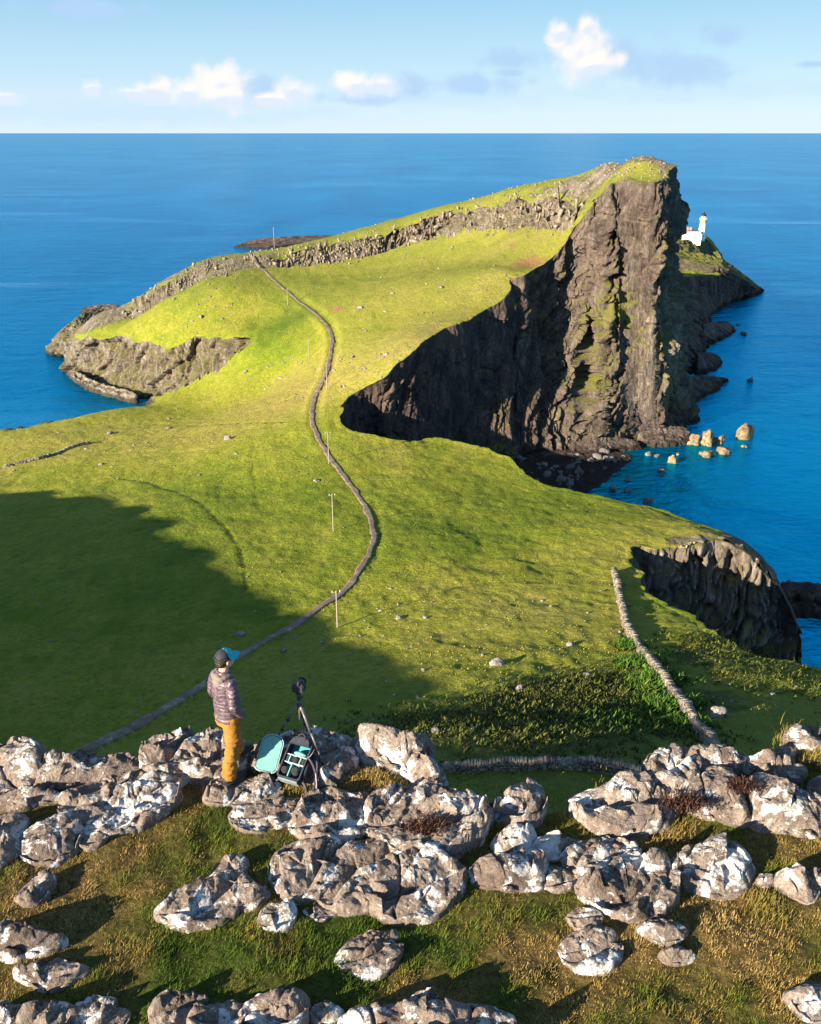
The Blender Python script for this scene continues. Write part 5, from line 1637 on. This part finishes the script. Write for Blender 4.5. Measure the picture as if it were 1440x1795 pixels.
ledge_rock(B_, [(793, 752), (820, 725), (900, 723), (972, 760), (952, 797), (880, 807), (830, 792)], .18, 'pale ledge-like rock in the straw grass, upper of a close pair')
ledge_rock(B_, [(868, 842), (910, 810), (980, 813), (1007, 850), (960, 872), (900, 872)], .14, 'small pale rock in the straw grass, lower of a close pair')
ledge_rock(B_, [(1308, 982), (1350, 940), (1440, 918), (1490, 960), (1480, 1065), (1380, 1072), (1330, 1022)], .28, 'white-spotted rock cut by the right edge near the bottom corner')

# turf of the ledge
n_ = 620000
x = gr.uniform(-8, 8, n_)
y = gr.uniform(3.2, 10.6, n_)
ok = (y < rim_y(x) + .12) & (np.abs(x) < 0.75 * y + 1.2)
x, y = x[ok], y[ok]
cover = np.zeros(len(x), bool)
for plan, _z in ROCKS:
    cen = plan.mean(0)
    cover |= inside(x, y, cen + (plan - cen) * 0.9)
x, y = x[~cover], y[~cover]
clump = fbm(np.stack([x / .14, y / .14, 0 * x], -1), 2)
keep_ = clump + gr.normal(0, .35, len(x)) > -.45
x, y, clump = x[keep_], y[keep_], clump[keep_]
st = np.clip(straw(x, y) + gr.normal(0, .16, len(x)), 0, 1)
z = ledge_z(x, y)
M_TURF = leaf_material('turf_blades', [(0.040, 0.085, 0.008), (0.090, 0.125, 0.014), (0.165, 0.140, 0.026), (0.265, 0.170, 0.045), (0.38, 0.27, 0.10)])
hgt_ = (0.016 + 0.022 * gr.random(len(x)) + 0.030 * np.clip(clump, 0, 1)) * np.where(st < .4, 1.3, .9)
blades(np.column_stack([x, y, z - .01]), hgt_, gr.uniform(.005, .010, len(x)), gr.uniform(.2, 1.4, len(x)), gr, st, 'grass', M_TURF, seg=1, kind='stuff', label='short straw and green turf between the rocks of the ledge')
# taller tufts
for (u, v, n_, r, hh_, s0) in [(1415, 1315, 1500, .16, .16, .6), (1150, 1455, 900, .18, .09, .75), (1250, 1395, 500, .12, .09, .55), (800, 1455, 700, .14, .07, .8), (650, 1365, 700, .14, .07, .75), (1345, 1590, 500, .1, .09, .6), (840, 1440, 400, .12, .07, .7), (1050, 1410, 700, .25, .07, .5), (540, 1378, 500, .14, .06, .75), (450, 1625, 400, .1, .07, .5)]:
    c = at(u, v, LEDGE)
    q = c[:2] + gr.normal(0, r, (n_, 2))
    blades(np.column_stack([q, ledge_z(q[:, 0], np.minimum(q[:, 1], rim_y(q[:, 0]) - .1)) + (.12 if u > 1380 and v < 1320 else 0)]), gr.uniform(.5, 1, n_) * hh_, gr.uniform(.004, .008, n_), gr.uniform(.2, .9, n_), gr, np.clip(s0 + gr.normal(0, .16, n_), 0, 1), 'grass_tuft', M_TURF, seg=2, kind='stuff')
# dark heather growing in the hollows of the rocks
M_MOSS = leaf_material('dark_moss', [(0.03, 0.012, 0.010), (0.065, 0.028, 0.018), (0.10, 0.055, 0.03)])
for (u, v, zz, r, n_) in [(752, 1442, .30, .13, 900), (1200, 1402, .30, .14, 900), (1302, 1370, .42, .1, 600), (205, 1388, .12, .06, 300)]:
    c = at(u, v, LEDGE + zz)
    q = c[:2] + gr.normal(0, r * .6, (n_, 2)) * np.array([1.3, .8])
    blades(np.column_stack([q, c[2] - .05 + gr.uniform(-.05, .02, n_)]), gr.uniform(.02, .06, n_), gr.uniform(.008, .02, n_), gr.uniform(.3, 1.4, n_), gr, gr.uniform(0, 1, n_), 'moss_patch', M_MOSS, seg=2, kind='stuff')
# ------------------------------------------------------------------ the photographer and the gear
bpy.context.view_layer.update()
DG = bpy.context.evaluated_depsgraph_get()


def ground_at(x, y):
    ok_, loc, *_r = scene.ray_cast(DG, Vector((x, y, LEDGE + 1.3)), Vector((0, 0, -1)), distance=20)
    return loc.z if ok_ else LEDGE


def ellipsoid(c, r, rot=0.0, tiltx=0.0):
    v, f = ICO[3]
    q = v * np.array(r)
    if tiltx:
        q = q @ np.array([[1, 0, 0], [0, math.cos(tiltx), math.sin(tiltx)], [0, -math.sin(tiltx), math.cos(tiltx)]])
    if rot:
        q = q @ np.array([[math.cos(rot), math.sin(rot), 0], [-math.sin(rot), math.cos(rot), 0], [0, 0, 1]])
    return q + np.array(c), [tuple(t) for t in f]


def loft(rings, sides=28):
    """rings: (z, cx, cy, rx, ry)"""
    V, F = [], []
    for z, cx, cy, rx, ry in rings:
        for k in range(sides):
            w = 2 * math.pi * k / sides
            V.append((cx + rx * math.copysign(abs(math.cos(w)) ** .85, math.cos(w)), cy + ry * math.copysign(abs(math.sin(w)) ** .85, math.sin(w)), z))
    for i in range(len(rings) - 1):
        for k in range(sides):
            F.append((i * sides + k, i * sides + (k + 1) % sides, (i + 1) * sides + (k + 1) % sides, (i + 1) * sides + k))
    F.append(tuple(range(sides))[::-1])
    F.append(tuple((len(rings) - 1) * sides + k for k in range(sides)))
    return V, F


def fused(name, parts, voxel, mat, parent, warp=None, smooth=4):
    """One continuous skin over overlapping volumes (voxel remesh), eased and optionally warped."""
    v, f = join(parts)
    me = mesh_from(v, f, name)
    tmp = bpy.data.objects.new('tmp', me)
    COL.objects.link(tmp)
    r = tmp.modifiers.new('r', 'REMESH')
    r.mode = 'VOXEL'
    r.voxel_size = voxel
    s_ = tmp.modifiers.new('s', 'SMOOTH')
    s_.factor = 0.5
    s_.iterations = smooth
    dg = bpy.context.evaluated_depsgraph_get()
    out = bpy.data.meshes.new_from_object(tmp.evaluated_get(dg))
    bpy.data.objects.remove(tmp)
    bpy.data.meshes.remove(me)
    out.name = name
    if warp is not None:
        co = np.empty(len(out.vertices) * 3, np.float32)
        out.vertices.foreach_get('co', co)
        no = np.array([vv.normal[:] for vv in out.vertices])
        out.vertices.foreach_set('co', warp(co.reshape(-1, 3).astype(float), no).astype(np.float32).ravel())
        out.update()
    return link(name, out, mat, parent, smooth=True)


M_SKIN = plain('skin', (0.56, 0.33, 0.235), 0.55, var=0.06, scale=20)
M_TROU = plain('mustard_cotton', (0.27, 0.118, 0.017), 0.85, var=0.10, scale=9)
M_HOOD = plain('grey_brown_fabric', (0.15, 0.12, 0.105), 0.8, var=0.1, scale=14)
M_SHOE = plain('dark_shoe', (0.03, 0.028, 0.032), 0.6)
M_SOLE = plain('shoe_sole', (0.05, 0.05, 0.05), 0.8)
M_TEAL = plain('teal_fabric', (0.015, 0.36, 0.42), 0.7, var=0.08)
M_BLACKF = plain('black_fabric', (0.022, 0.022, 0.028), 0.75, var=0.2)
M_HAIR = plain('dark_hair', (0.028, 0.017, 0.012), 0.6, var=0.3, scale=60)
mt, N, b = material('quilted_nylon')
tcq = N.n('ShaderNodeTexCoord').outputs['Object']
nq = N.noise(N.scale(tcq, (1, 1, 2.2)), 16.0, 5.0, 0.7, 0.5)
N.put(b.inputs['Base Color'], N.ramp(nq, [(0.34, (0.030, 0.018, 0.024)), (0.52, (0.095, 0.060, 0.072)), (0.72, (0.17, 0.12, 0.13))]))
b.inputs['Roughness'].default_value = 0.42
b.inputs['Specular IOR Level'].default_value = 0.5
N.put(b.inputs['Normal'], N.bump(nq, 0.6, 0.012))
M_NYLON = mt

fc = at(409, 1355, LEDGE + 0.13)
ROTP = math.radians(-47)
person = bpy.data.objects.new('person', None)
COL.objects.link(person)
person['label'] = 'person standing on the rocks in purple puffer jacket, mustard trousers and turquoise cap, looking out'
person['category'] = 'person'
rotm = np.array([[math.cos(ROTP), -math.sin(ROTP)], [math.sin(ROTP), math.cos(ROTP)]])
FEET = {1: (0.10, -0.10), -1: (-0.10, 0.16)}
fz = {}
for sx, (lx, ly) in FEET.items():
    w = rotm @ np.array([lx, ly + .06]) + fc[:2]
    w2 = rotm @ np.array([lx, ly - .06]) + fc[:2]
    fz[sx] = max(ground_at(*w), ground_at(*w2))
pz = min(max(fz.values()), LEDGE + .16) - 0.02
person.location = (fc[0], fc[1], pz)
person.rotation_euler = (0, 0, ROTP)
person.scale = (.96, .96, .925)
for k_ in fz:
    fz[k_] = fz[k_] - pz

T = lambda pts_, rad, sides=16: tube(pts_, rad, sides)
bp_ = [ellipsoid((0, .045, 1.635), (.076, .096, .115)), ellipsoid((0, .075, 1.585), (.058, .068, .072)), T([(0, -.01, 1.36), (0, .0, 1.46), (0, .025, 1.56)], [.075, .058, .055]),
       ellipsoid((0, .148, 1.618), (.015, .022, .026)), ellipsoid((0, .137, 1.572), (.024, .012, .010)), ellipsoid((-.079, .03, 1.62), (.012, .024, .034)), ellipsoid((.079, .03, 1.62), (.012, .024, .034)),
       ellipsoid((0, .12, 1.652), (.06, .025, .014)), loft([(.84, 0, 0, .14, .10), (1.0, 0, 0, .14, .10), (1.2, 0, 0, .15, .10), (1.36, 0, 0, .16, .09), (1.42, 0, 0, .08, .07)])]
for sx in (-1, 1):
    fx, fy = FEET[sx]
    bp_ += [T([(sx * .19, 0, 1.37), (sx * .255, -.045, 1.12), (sx * .185, .08, .95)], [.052, .044, .032]), T([(sx * .085, 0, .92), (sx * .095, fy * .5 + .03, .5), (fx, fy, .10 + fz[sx])], [.08, .058, .042]),
            ellipsoid((fx, fy + .06, .055 + fz[sx]), (.04, .10, .035)), ellipsoid((sx * .155, .10, .915), (.042, .045, .02), 0, .5)]
    for k_ in range(4):
        bp_.append(T([(sx * (.10 + .018 * k_), .12, .905), (sx * (.09 + .017 * k_), .135, .885), (sx * (.085 + .016 * k_), .14, .865 - .006 * (k_ % 3))], [.010, .009, .008], 8))
    bp_.append(T([(sx * .15, .10, .925), (sx * .12, .12, .92), (sx * .11, .13, .905)], [.011, .010, .008], 8))


def slim(co, no):
    k = 1 - .13 * sstep(co[:, 2], .80, .92) * (1 - sstep(co[:, 2], 1.44, 1.52))
    return co * np.stack([k, .02 + .98 * k, 1 + 0 * k], 1)


body = fused('body', bp_, 0.0075, M_SKIN, person, warp=slim, smooth=2)
for sx in (-1, 1):
    link('eye', mesh_from(*ellipsoid((sx * .031, .134, 1.636), (.012, .008, .008)), 'eye'), M_WHITE, body, smooth=True)
    link('eyebrow', mesh_from(*ellipsoid((sx * .031, .140, 1.656), (.02, .008, .005)), 'eyebrow'), M_HAIR, body, smooth=True)


def quilt(co, no):
    z = co[:, 2] + .010 * np.sin(co[:, 0] * 30) + .01 * fbm(co * 14, 2)
    k = np.abs(np.sin(math.pi * z / .052)) ** .6
    d = .008 * (k - .6) + .010 * fbm(co * 9 + 3, 3)
    d = np.where(co[:, 2] > 1.43, d * .3, d)
    return slim(co + no * d[:, None], no)


jk = [loft([(.82, 0, .015, .175, .140), (.86, 0, .015, .190, .152), (.95, 0, .02, .198, .162), (1.08, 0, .01, .192, .155), (1.2, 0, 0, .198, .148), (1.30, 0, -.005, .205, .140), (1.37, 0, -.01, .195, .125), (1.42, 0, -.01, .15, .105), (1.46, 0, 0, .10, .09), (1.50, 0, .005, .082, .08)])]
for sx in (-1, 1):
    jk += [ellipsoid((sx * .185, -.005, 1.365), (.072, .08, .07)), T([(sx * .185, -.005, 1.37), (sx * .235, -.03, 1.25), (sx * .262, -.05, 1.11), (sx * .245, .02, 1.01), (sx * .195, .105, .925), (sx * .14, .15, .89)], [.075, .07, .064, .060, .058, .045])]
fused('jacket', jk, 0.0075, M_NYLON, person, warp=quilt, smooth=5)
fused('hood', [ellipsoid((0, -.085, 1.425), (.135, .060, .060), 0, .3), ellipsoid((-.09, -.02, 1.445), (.055, .10, .038)), ellipsoid((.09, -.02, 1.445), (.055, .10, .038)), ellipsoid((0, -.115, 1.365), (.095, .035, .085))], 0.009, M_HOOD, person,
      warp=lambda co, no: slim(co + no * (.008 * fbm(co * 16, 3))[:, None], no), smooth=5)


def folds(co, no):
    q = np.stack([co[:, 0] * 9 + co[:, 2] * 5, co[:, 1] * 9, co[:, 2] * 15], 1)
    d = .014 * fbm(q, 3) + .008 * np.sin(co[:, 2] * 60 + 4 * fbm(co * 7, 2)) * np.exp(-((co[:, 2] - .14) / .12) ** 2)
    return co + no * d[:, None]


tr = [loft([(.76, 0, .0, .155, .122), (.86, 0, .0, .150, .122), (.98, 0, 0, .125, .10)])]
for sx in (-1, 1):
    fx, fy = FEET[sx]
    tr.append(T([(sx * .088, 0, .90), (sx * .098, .012 + fy * .2, .72), (sx * .102, .03 + fy * .5, .50), (fx * 1.0, fy * .85 - .005, .25 + fz[sx]), (fx, fy - .01, .065 + fz[sx])], [.098, .100, .088, .082, .084], 22))
fused('trousers', tr, 0.0085, M_TROU, person, warp=folds, smooth=4)
for sx in (-1, 1):
    fx, fy = FEET[sx]
    z_ = fz[sx]
    sh = fused('shoe', [ellipsoid((fx, fy - .02, .065 + z_), (.05, .075, .06)), ellipsoid((fx, fy + .10, .045 + z_), (.048, .10, .042)), ellipsoid((fx, fy + .04, .05 + z_), (.048, .12, .045))], .008, M_SHOE, person, smooth=3)
    link('sole', mesh_from(*loft([(.0 + z_, fx, fy + .055, .050, .155), (.026 + z_, fx, fy + .055, .053, .16)], 24), 'sole'), M_SOLE, sh)
# hair below the cap, and the cap
fused('hair', [ellipsoid((0, .022, 1.645), (.084, .098, .105)), ellipsoid((0, -.03, 1.60), (.066, .05, .06))], .007, M_HAIR, person,
      warp=lambda co, no: np.where((co[:, 1:2] > .075) | (co[:, 2:3] < 1.535), co * np.array([.9, .7, 1]) + np.array([0, .01, .0]), co + no * (.004 * fbm(co * 60, 2))[:, None]), smooth=2)


def dome(a0, a1, el0, r, c, n=28, m=12):
    V, F = [], []
    for i in range(m + 1):
        e = el0 + (math.pi / 2 - el0) * i / m
        for j in range(n + 1):
            a = a0 + (a1 - a0) * j / n
            V.append((c[0] + r[0] * math.cos(e) * math.cos(a), c[1] + r[1] * math.cos(e) * math.sin(a), c[2] + r[2] * math.sin(e)))
    for i in range(m):
        for j in range(n):
            F.append((i * (n + 1) + j, i * (n + 1) + j + 1, (i + 1) * (n + 1) + j + 1, (i + 1) * (n + 1) + j))
    return V, F


cap = bpy.data.objects.new('cap', None)
COL.objects.link(cap)
cap.parent = person
cc, cr = (0, .032, 1.665), (.092, .112, .105)
link('crown', mesh_from(*dome(math.radians(5), math.radians(175), .06, cr, cc), 'crown'), M_TEAL, cap, smooth=True)
link('mesh_back', mesh_from(*dome(math.radians(175), math.radians(365), .30, tuple(r * .995 for r in cr), cc), 'mesh_back'), M_BLACKF, cap, smooth=True)
link('strap', mesh_from(*tube([(cr[0] * math.cos(a), cc[1] + cr[1] * math.sin(a), 1.672) for a in np.linspace(math.radians(180), math.radians(360), 24)], .010, 8), 'strap'), M_BLACKF, cap, smooth=True)
bv, bf = [], []
for i in range(9):
    for j in range(17):
        a = math.radians(18 + 144 * j / 16)
        e = i / 8
        bv.append((math.cos(a) * cr[0] * (1 + .12 * e), cc[1] + math.sin(a) * (cr[1] + .085 * e * math.sin(a) ** .6), 1.672 - .018 * e - .022 * math.cos(a) ** 2 * e))
bv += [(x_, y_, z_ - .005) for x_, y_, z_ in bv]
bf = [(i * 17 + j, i * 17 + j + 1, (i + 1) * 17 + j + 1, (i + 1) * 17 + j) for i in range(8) for j in range(16)]
bf += [tuple(k_ + 153 for k_ in q[::-1]) for q in bf]
link('brim', mesh_from(bv, bf, 'brim'), M_TEAL, cap, smooth=True)
link('button', mesh_from(*ellipsoid((0, .032, 1.772), (.010, .010, .006)), 'button'), M_TEAL, cap, smooth=True)

# --- tripod with a camera on it
M_CARB = plain('dark_carbon', (0.03, 0.03, 0.033), 0.4, var=0.2, scale=40, spec=0.5)
M_LEG = plain('tripod_tube', (0.10, 0.095, 0.09), 0.4, var=0.15, scale=25, spec=0.5)
M_BRONZE = plain('bronze_joint', (0.28, 0.17, 0.09), 0.4, var=0.1, spec=0.5)
M_RUB = plain('rubber', (0.02, 0.02, 0.02), 0.8)
f1_, f2_ = at(487, 1306, LEDGE + .25), at(568, 1362, LEDGE + .02)
f3_ = at(538, 1288, LEDGE + .2)
feet = []
for q in (f1_, f2_, f3_):
    q = q.copy()
    q[2] = ground_at(q[0], q[1])
    feet.append(q)
apex = np.array([*(0.36 * feet[0][:2] + 0.36 * feet[1][:2] + 0.28 * feet[2][:2]), 0])
ap = atd(525, 1236, apex[1])
apex = np.array([ap[0], ap[1], ap[2]])
tp = thing('tripod', (apex[0], apex[1], min(q[2] for q in feet)), 'dark three-legged camera tripod standing over the open bag', 'tripod')
tz = tp.location.z
R_ = lambda p_: (p_[0] - apex[0], p_[1] - apex[1], p_[2] - tz)
ah = apex[2] - tz
for q in feet:
    g_ = np.array(R_(q))
    a_ = np.array([0, 0, ah])
    out_ = g_ - a_
    st_ = a_ + out_ / np.linalg.norm(out_) * .03 + np.array([out_[0], out_[1], 0]) / np.hypot(*out_[:2]) * .025
    dv = g_ - st_
    lg = part('leg', join([tube([st_, st_ + dv * .42], .018, 12), tube([st_ + dv * .42, st_ + dv * .74], .0145, 12), tube([st_ + dv * .74, g_], .0115, 12)]), M_LEG, tp, True)
    for t_ in (.42, .74):
        part('twist_lock', tube([st_ + dv * (t_ - .035), st_ + dv * (t_ + .015)], .021 if t_ < .5 else .0175, 12), M_RUB, lg, True)
    part('foot', tube([g_ - dv * .03, g_ + np.array([0, 0, -.004])], [.012, .014], 10), M_RUB, lg, True)
    part('leg_hinge', tube([a_ + (st_ - a_) * .2, st_ + dv * .05], .019, 10), M_BRONZE, tp, True)
part('spider', tube([(0, 0, ah - .03), (0, 0, ah + .03)], .034, 16), M_CARB, tp, True)
part('centre_column', tube([(0, 0, ah - .2), (0, 0, ah + .09)], .013, 12), M_LEG, tp, True)
part('ball_head', join([tube([(0, 0, ah + .08), (0, 0, ah + .13)], .026, 16), ellipsoid((0, 0, ah + .14), (.022, .022, .022)), tube([(.02, 0, ah + .11), (.055, 0, ah + .11)], .010, 10)]), M_CARB, tp, True)
part('clamp', box(0, 0, ah + .170, .06, .06, .016), M_CARB, tp)
cz = apex[2] + .180
cm = thing('camera', (apex[0], apex[1], cz), 'black camera mounted on the tripod, pointing out to the headland', 'camera', rot=math.radians(-12))
bmv = bmesh.new()
bmesh.ops.create_cube(bmv, size=1)
bmesh.ops.scale(bmv, vec=(.142, .070, .105), verts=bmv.verts)
bmesh.ops.translate(bmv, vec=(0, 0, .0525), verts=bmv.verts)
bmesh.ops.bevel(bmv, geom=bmv.edges[:], offset=.012, segments=3, affect='EDGES')
me = bpy.data.meshes.new('body')
bmv.to_mesh(me)
bmv.free()
cb = link('body', me, M_CARB, cm)
part('viewfinder', loft([(.10, 0, -.005, .034, .040), (.128, 0, -.003, .028, .034), (.140, 0, 0, .018, .026)], 16), M_CARB, cm)
part('grip', ellipsoid((.058, .035, .05), (.020, .028, .048)), M_RUB, cm, True)
ln = part('lens', tube([(0, .03, .052), (0, .07, .052), (0, .071, .052), (0, .125, .052)], [.036, .036, .041, .041], 24), M_CARB, cm, True)
part('lens_hood', tube([(0, .118, .052), (0, .150, .052)], [.043, .052], 24, cap=False), M_RUB, ln, True)
part('screen', box(-.012, -.037, .048, .076, .006, .055), M_WIN, cm)
part('dial', tube([(.045, 0, .103), (.045, 0, .116)], .014, 14), M_RUB, cm, True)
part('hot_shoe', box(0, -.004, .143, .022, .022, .006), M_LEG, cm)

# --- open camera backpack
M_SHELL = plain('bag_shell', (0.028, 0.030, 0.040), 0.7, var=0.2)
M_BASE = plain('bag_base', (0.17, 0.20, 0.22), 0.7, var=0.12)
M_LINE = plain('teal_lining', (0.15, 0.35, 0.30), 0.75, var=0.06)
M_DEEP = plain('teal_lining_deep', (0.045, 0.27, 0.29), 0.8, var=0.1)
M_DIV = plain('divider_edge', (0.34, 0.42, 0.42), 0.7, var=0.05)
M_STRAP = plain('strap_webbing', (0.05, 0.04, 0.055), 0.7, var=0.3)
M_STRAPIN = plain('strap_lining', (0.36, 0.29, 0.32), 0.6, var=0.1)
b0 = at(511, 1378, LEDGE + .02)
b0[2] = ground_at(b0[0], b0[1]) + .02
b1 = at(542, 1298, LEDGE + .34)
dxy = b1[:2] - b0[:2]
bag = thing('camera_backpack', tuple(b0), 'open camera backpack with teal lining lying under the tripod', 'backpack')
yaw = math.atan2(dxy[1], dxy[0]) - math.pi / 2
BL, BW, BH = .50, .29, .15
pitch_ = math.asin(min(.75, max(.1, (b1[2] - b0[2]) / BL)))
bag.rotation_euler = (pitch_, 0, yaw)


def rrect(w, l, r, n=6, top_round=0.10):
    P2 = []
    for (cx, cy, a0, rr2) in [(w / 2 - r, r, -90, r), (w / 2 - top_round, l - top_round, 0, top_round), (-w / 2 + top_round, l - top_round, 90, top_round), (-w / 2 + r, r, 180, r)]:
        for k in range(n + 1):
            a = math.radians(a0 + 90 * k / n)
            P2.append((cx + rr2 * math.cos(a), cy + rr2 * math.sin(a)))
    return P2


def prism(P2, z0, z1, inset=0.0, cap0=True, cap1=True):
    n = len(P2)
    c = np.mean(P2, 0)
    V = [(x_, y_, z0) for x_, y_ in P2] + [(c[0] + (x_ - c[0]) * (1 - inset), c[1] + (y_ - c[1]) * (1 - inset), z1) for x_, y_ in P2]
    F = [(k, (k + 1) % n, n + (k + 1) % n, n + k) for k in range(n)]
    if cap0:
        F.append(tuple(range(n))[::-1])
    if cap1:
        F.append(tuple(range(n, 2 * n)))
    return V, F


outer, inner = rrect(BW, BL, .04), [(x_ * .90, .022 + y_ * .915) for x_, y_ in rrect(BW, BL, .035, top_round=.09)]
n_ = len(outer)
Vs = [(x_, y_, 0) for x_, y_ in outer] + [(x_ * 1.02, y_, BH * .6) for x_, y_ in outer] + [(x_, y_, BH) for x_, y_ in outer] + [(x_, y_, BH) for x_, y_ in inner] + [(x_ * .99, y_, .02) for x_, y_ in inner]
Fs = [(r_ * n_ + k, r_ * n_ + (k + 1) % n_, (r_ + 1) * n_ + (k + 1) % n_, (r_ + 1) * n_ + k) for r_ in range(4) for k in range(n_)] + [tuple(range(n_))[::-1], tuple(range(4 * n_, 5 * n_))]
part('shell', (Vs, Fs), M_SHELL, bag)
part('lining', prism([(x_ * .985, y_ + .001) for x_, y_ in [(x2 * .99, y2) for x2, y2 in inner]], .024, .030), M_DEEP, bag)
part('base_panel', join([box(0, -.008, BH * .48, BW * .84, .016, BH * .82)]), M_BASE, bag)
part('top_panel', join([prism([(x_ * .92, .335 + (y_ - .335) * .98) for x_, y_ in outer if y_ > .33] , BH - .01, BH + .035, .16)]), M_SHELL, bag)
part('grab_handle', tube([(-.05, BL - .05, BH + .02), (-.045, BL, BH + .05), (0, BL + .025, BH + .06), (.045, BL, BH + .05), (.05, BL - .05, BH + .02)], .011, 8), M_BLACKF, bag, True)
for (x_, y_, w_, l_) in [(0, .19, BW * .86, .009), (0, .28, BW * .86, .009), (-.02, .10, .012, .16), (.06, .235, .012, .08), (-.075, .235, .012, .08)]:
    part('divider', box(x_, y_, BH * .52, w_, l_, BH * .74), M_DIV if l_ < .02 else M_LINE, bag)
part('accessory_pouch', ellipsoid((.02, .315, BH * .6), (.085, .032, .05)), M_LINE, bag, True)
for (x_, y_, r_) in [(-.085, .10, .040), (.045, .115, .046), (-.005, .235, .036), (.10, .235, .030)]:
    l2 = part('lens', tube([(x_, y_, .03), (x_, y_, BH * .75), (x_, y_, BH * .76), (x_, y_, BH * .92)], [r_, r_, r_ * .93, r_ * .9], 20), M_CARB, bag, True)
    part('lens_cap', tube([(x_, y_, BH * .92), (x_, y_, BH * .95)], r_ * .82, 20), M_RUB, l2)
part('strobe', box(-.10, .235, BH * .5, .035, .06, BH * .7), M_CARB, bag)
# the lid, folded out to the left with its teal lining up
lid = bpy.data.objects.new('lid', None)
COL.objects.link(lid)
lid.parent = bag
lid.location = (-BW / 2 - .005, .02, BH - .01)
lid.rotation_euler = (math.radians(4), math.radians(16), math.radians(7))
LP = [(x_ - .135, y_ * .88) for x_, y_ in rrect(.25, .48, .05, top_round=.11)]
part('lid_shell', prism(LP, -.022, 0.0), M_SHELL, lid)
part('lid_lining', prism([(-.135 + (x_ + .135) * .93, .21 + (y_ - .21) * .95) for x_, y_ in LP], 0.001, .014, .03), M_LINE, lid)
part('piping', tube([(x_, y_, .004) for x_, y_ in LP + LP[:1]], .0065, 6), M_DIV, lid, True)
# harness straps hanging off the right side
st1 = [(BW / 2 - .02, .40, .06), (BW / 2 + .06, .34, .03), (BW / 2 + .11, .20, .0), (BW / 2 + .13, .05, -.01), (BW / 2 + .16, -.06, .0), (BW / 2 + .20, -.07, .03), (BW / 2 + .21, .02, .06), (BW / 2 + .15, .15, .09), (BW / 2 + .06, .26, .13), (BW / 2 - .01, .30, .14)]


def band(path_, w, t, name, mat, parent):
    c = resample(np.array(path_, float), 40, 2)
    tan_ = np.gradient(c, axis=0)
    tan_ /= np.linalg.norm(tan_, axis=1, keepdims=True)
    nn = np.cross(tan_, np.array([.25, -.35, .9]))
    nn /= np.linalg.norm(nn, axis=1, keepdims=True)
    bb_ = np.cross(tan_, nn)
    V = []
    for i in range(len(c)):
        for (a, b_) in ((-1, -1), (1, -1), (1, 1), (-1, 1)):
            V.append(c[i] + bb_[i] * a * w / 2 + nn[i] * b_ * t / 2)
    F = [(i * 4 + k, i * 4 + (k + 1) % 4, (i + 1) * 4 + (k + 1) % 4, (i + 1) * 4 + k) for i in range(len(c) - 1) for k in range(4)] + [(3, 2, 1, 0), tuple((len(c) - 1) * 4 + k for k in range(4))]
    return part(name, (V, F), mat, parent)


sp_ = band(st1, .055, .018, 'shoulder_strap', M_STRAP, bag)
band([(x_ - .004, y_ + .004, z_ + .012) for x_, y_, z_ in st1[4:8]], .05, .010, 'strap_padding', M_STRAPIN, sp_)
band([(-BW / 2 + .02, .02, .03), (-BW / 2 - .05, -.03, .01), (-BW / 2 - .09, -.08, .01), (-BW / 2 - .05, -.11, .0)], .05, .02, 'hip_belt', M_STRAP, bag)
band([(BW / 2 - .02, .06, .05), (BW / 2 + .06, .0, .02), (BW / 2 + .10, -.10, .0), (BW / 2 + .17, -.13, .02)], .07, .022, 'hip_belt', M_STRAP, bag)
band([(BW / 2 - .01, .27, BH), (BW / 2 + .03, .31, BH + .02), (BW / 2 + .055, .34, BH + .05), (BW / 2 + .05, .39, BH + .03)], .012, .004, 'webbing', M_STRAPIN, bag)
part('side_pocket', ellipsoid((BW / 2 + .015, .17, .07), (.03, .13, .06)), M_SHELL, bag, True)
part('buckle', box(BW / 2 + .17, -.12, .035, .04, .025, .012), M_RUB, bag)
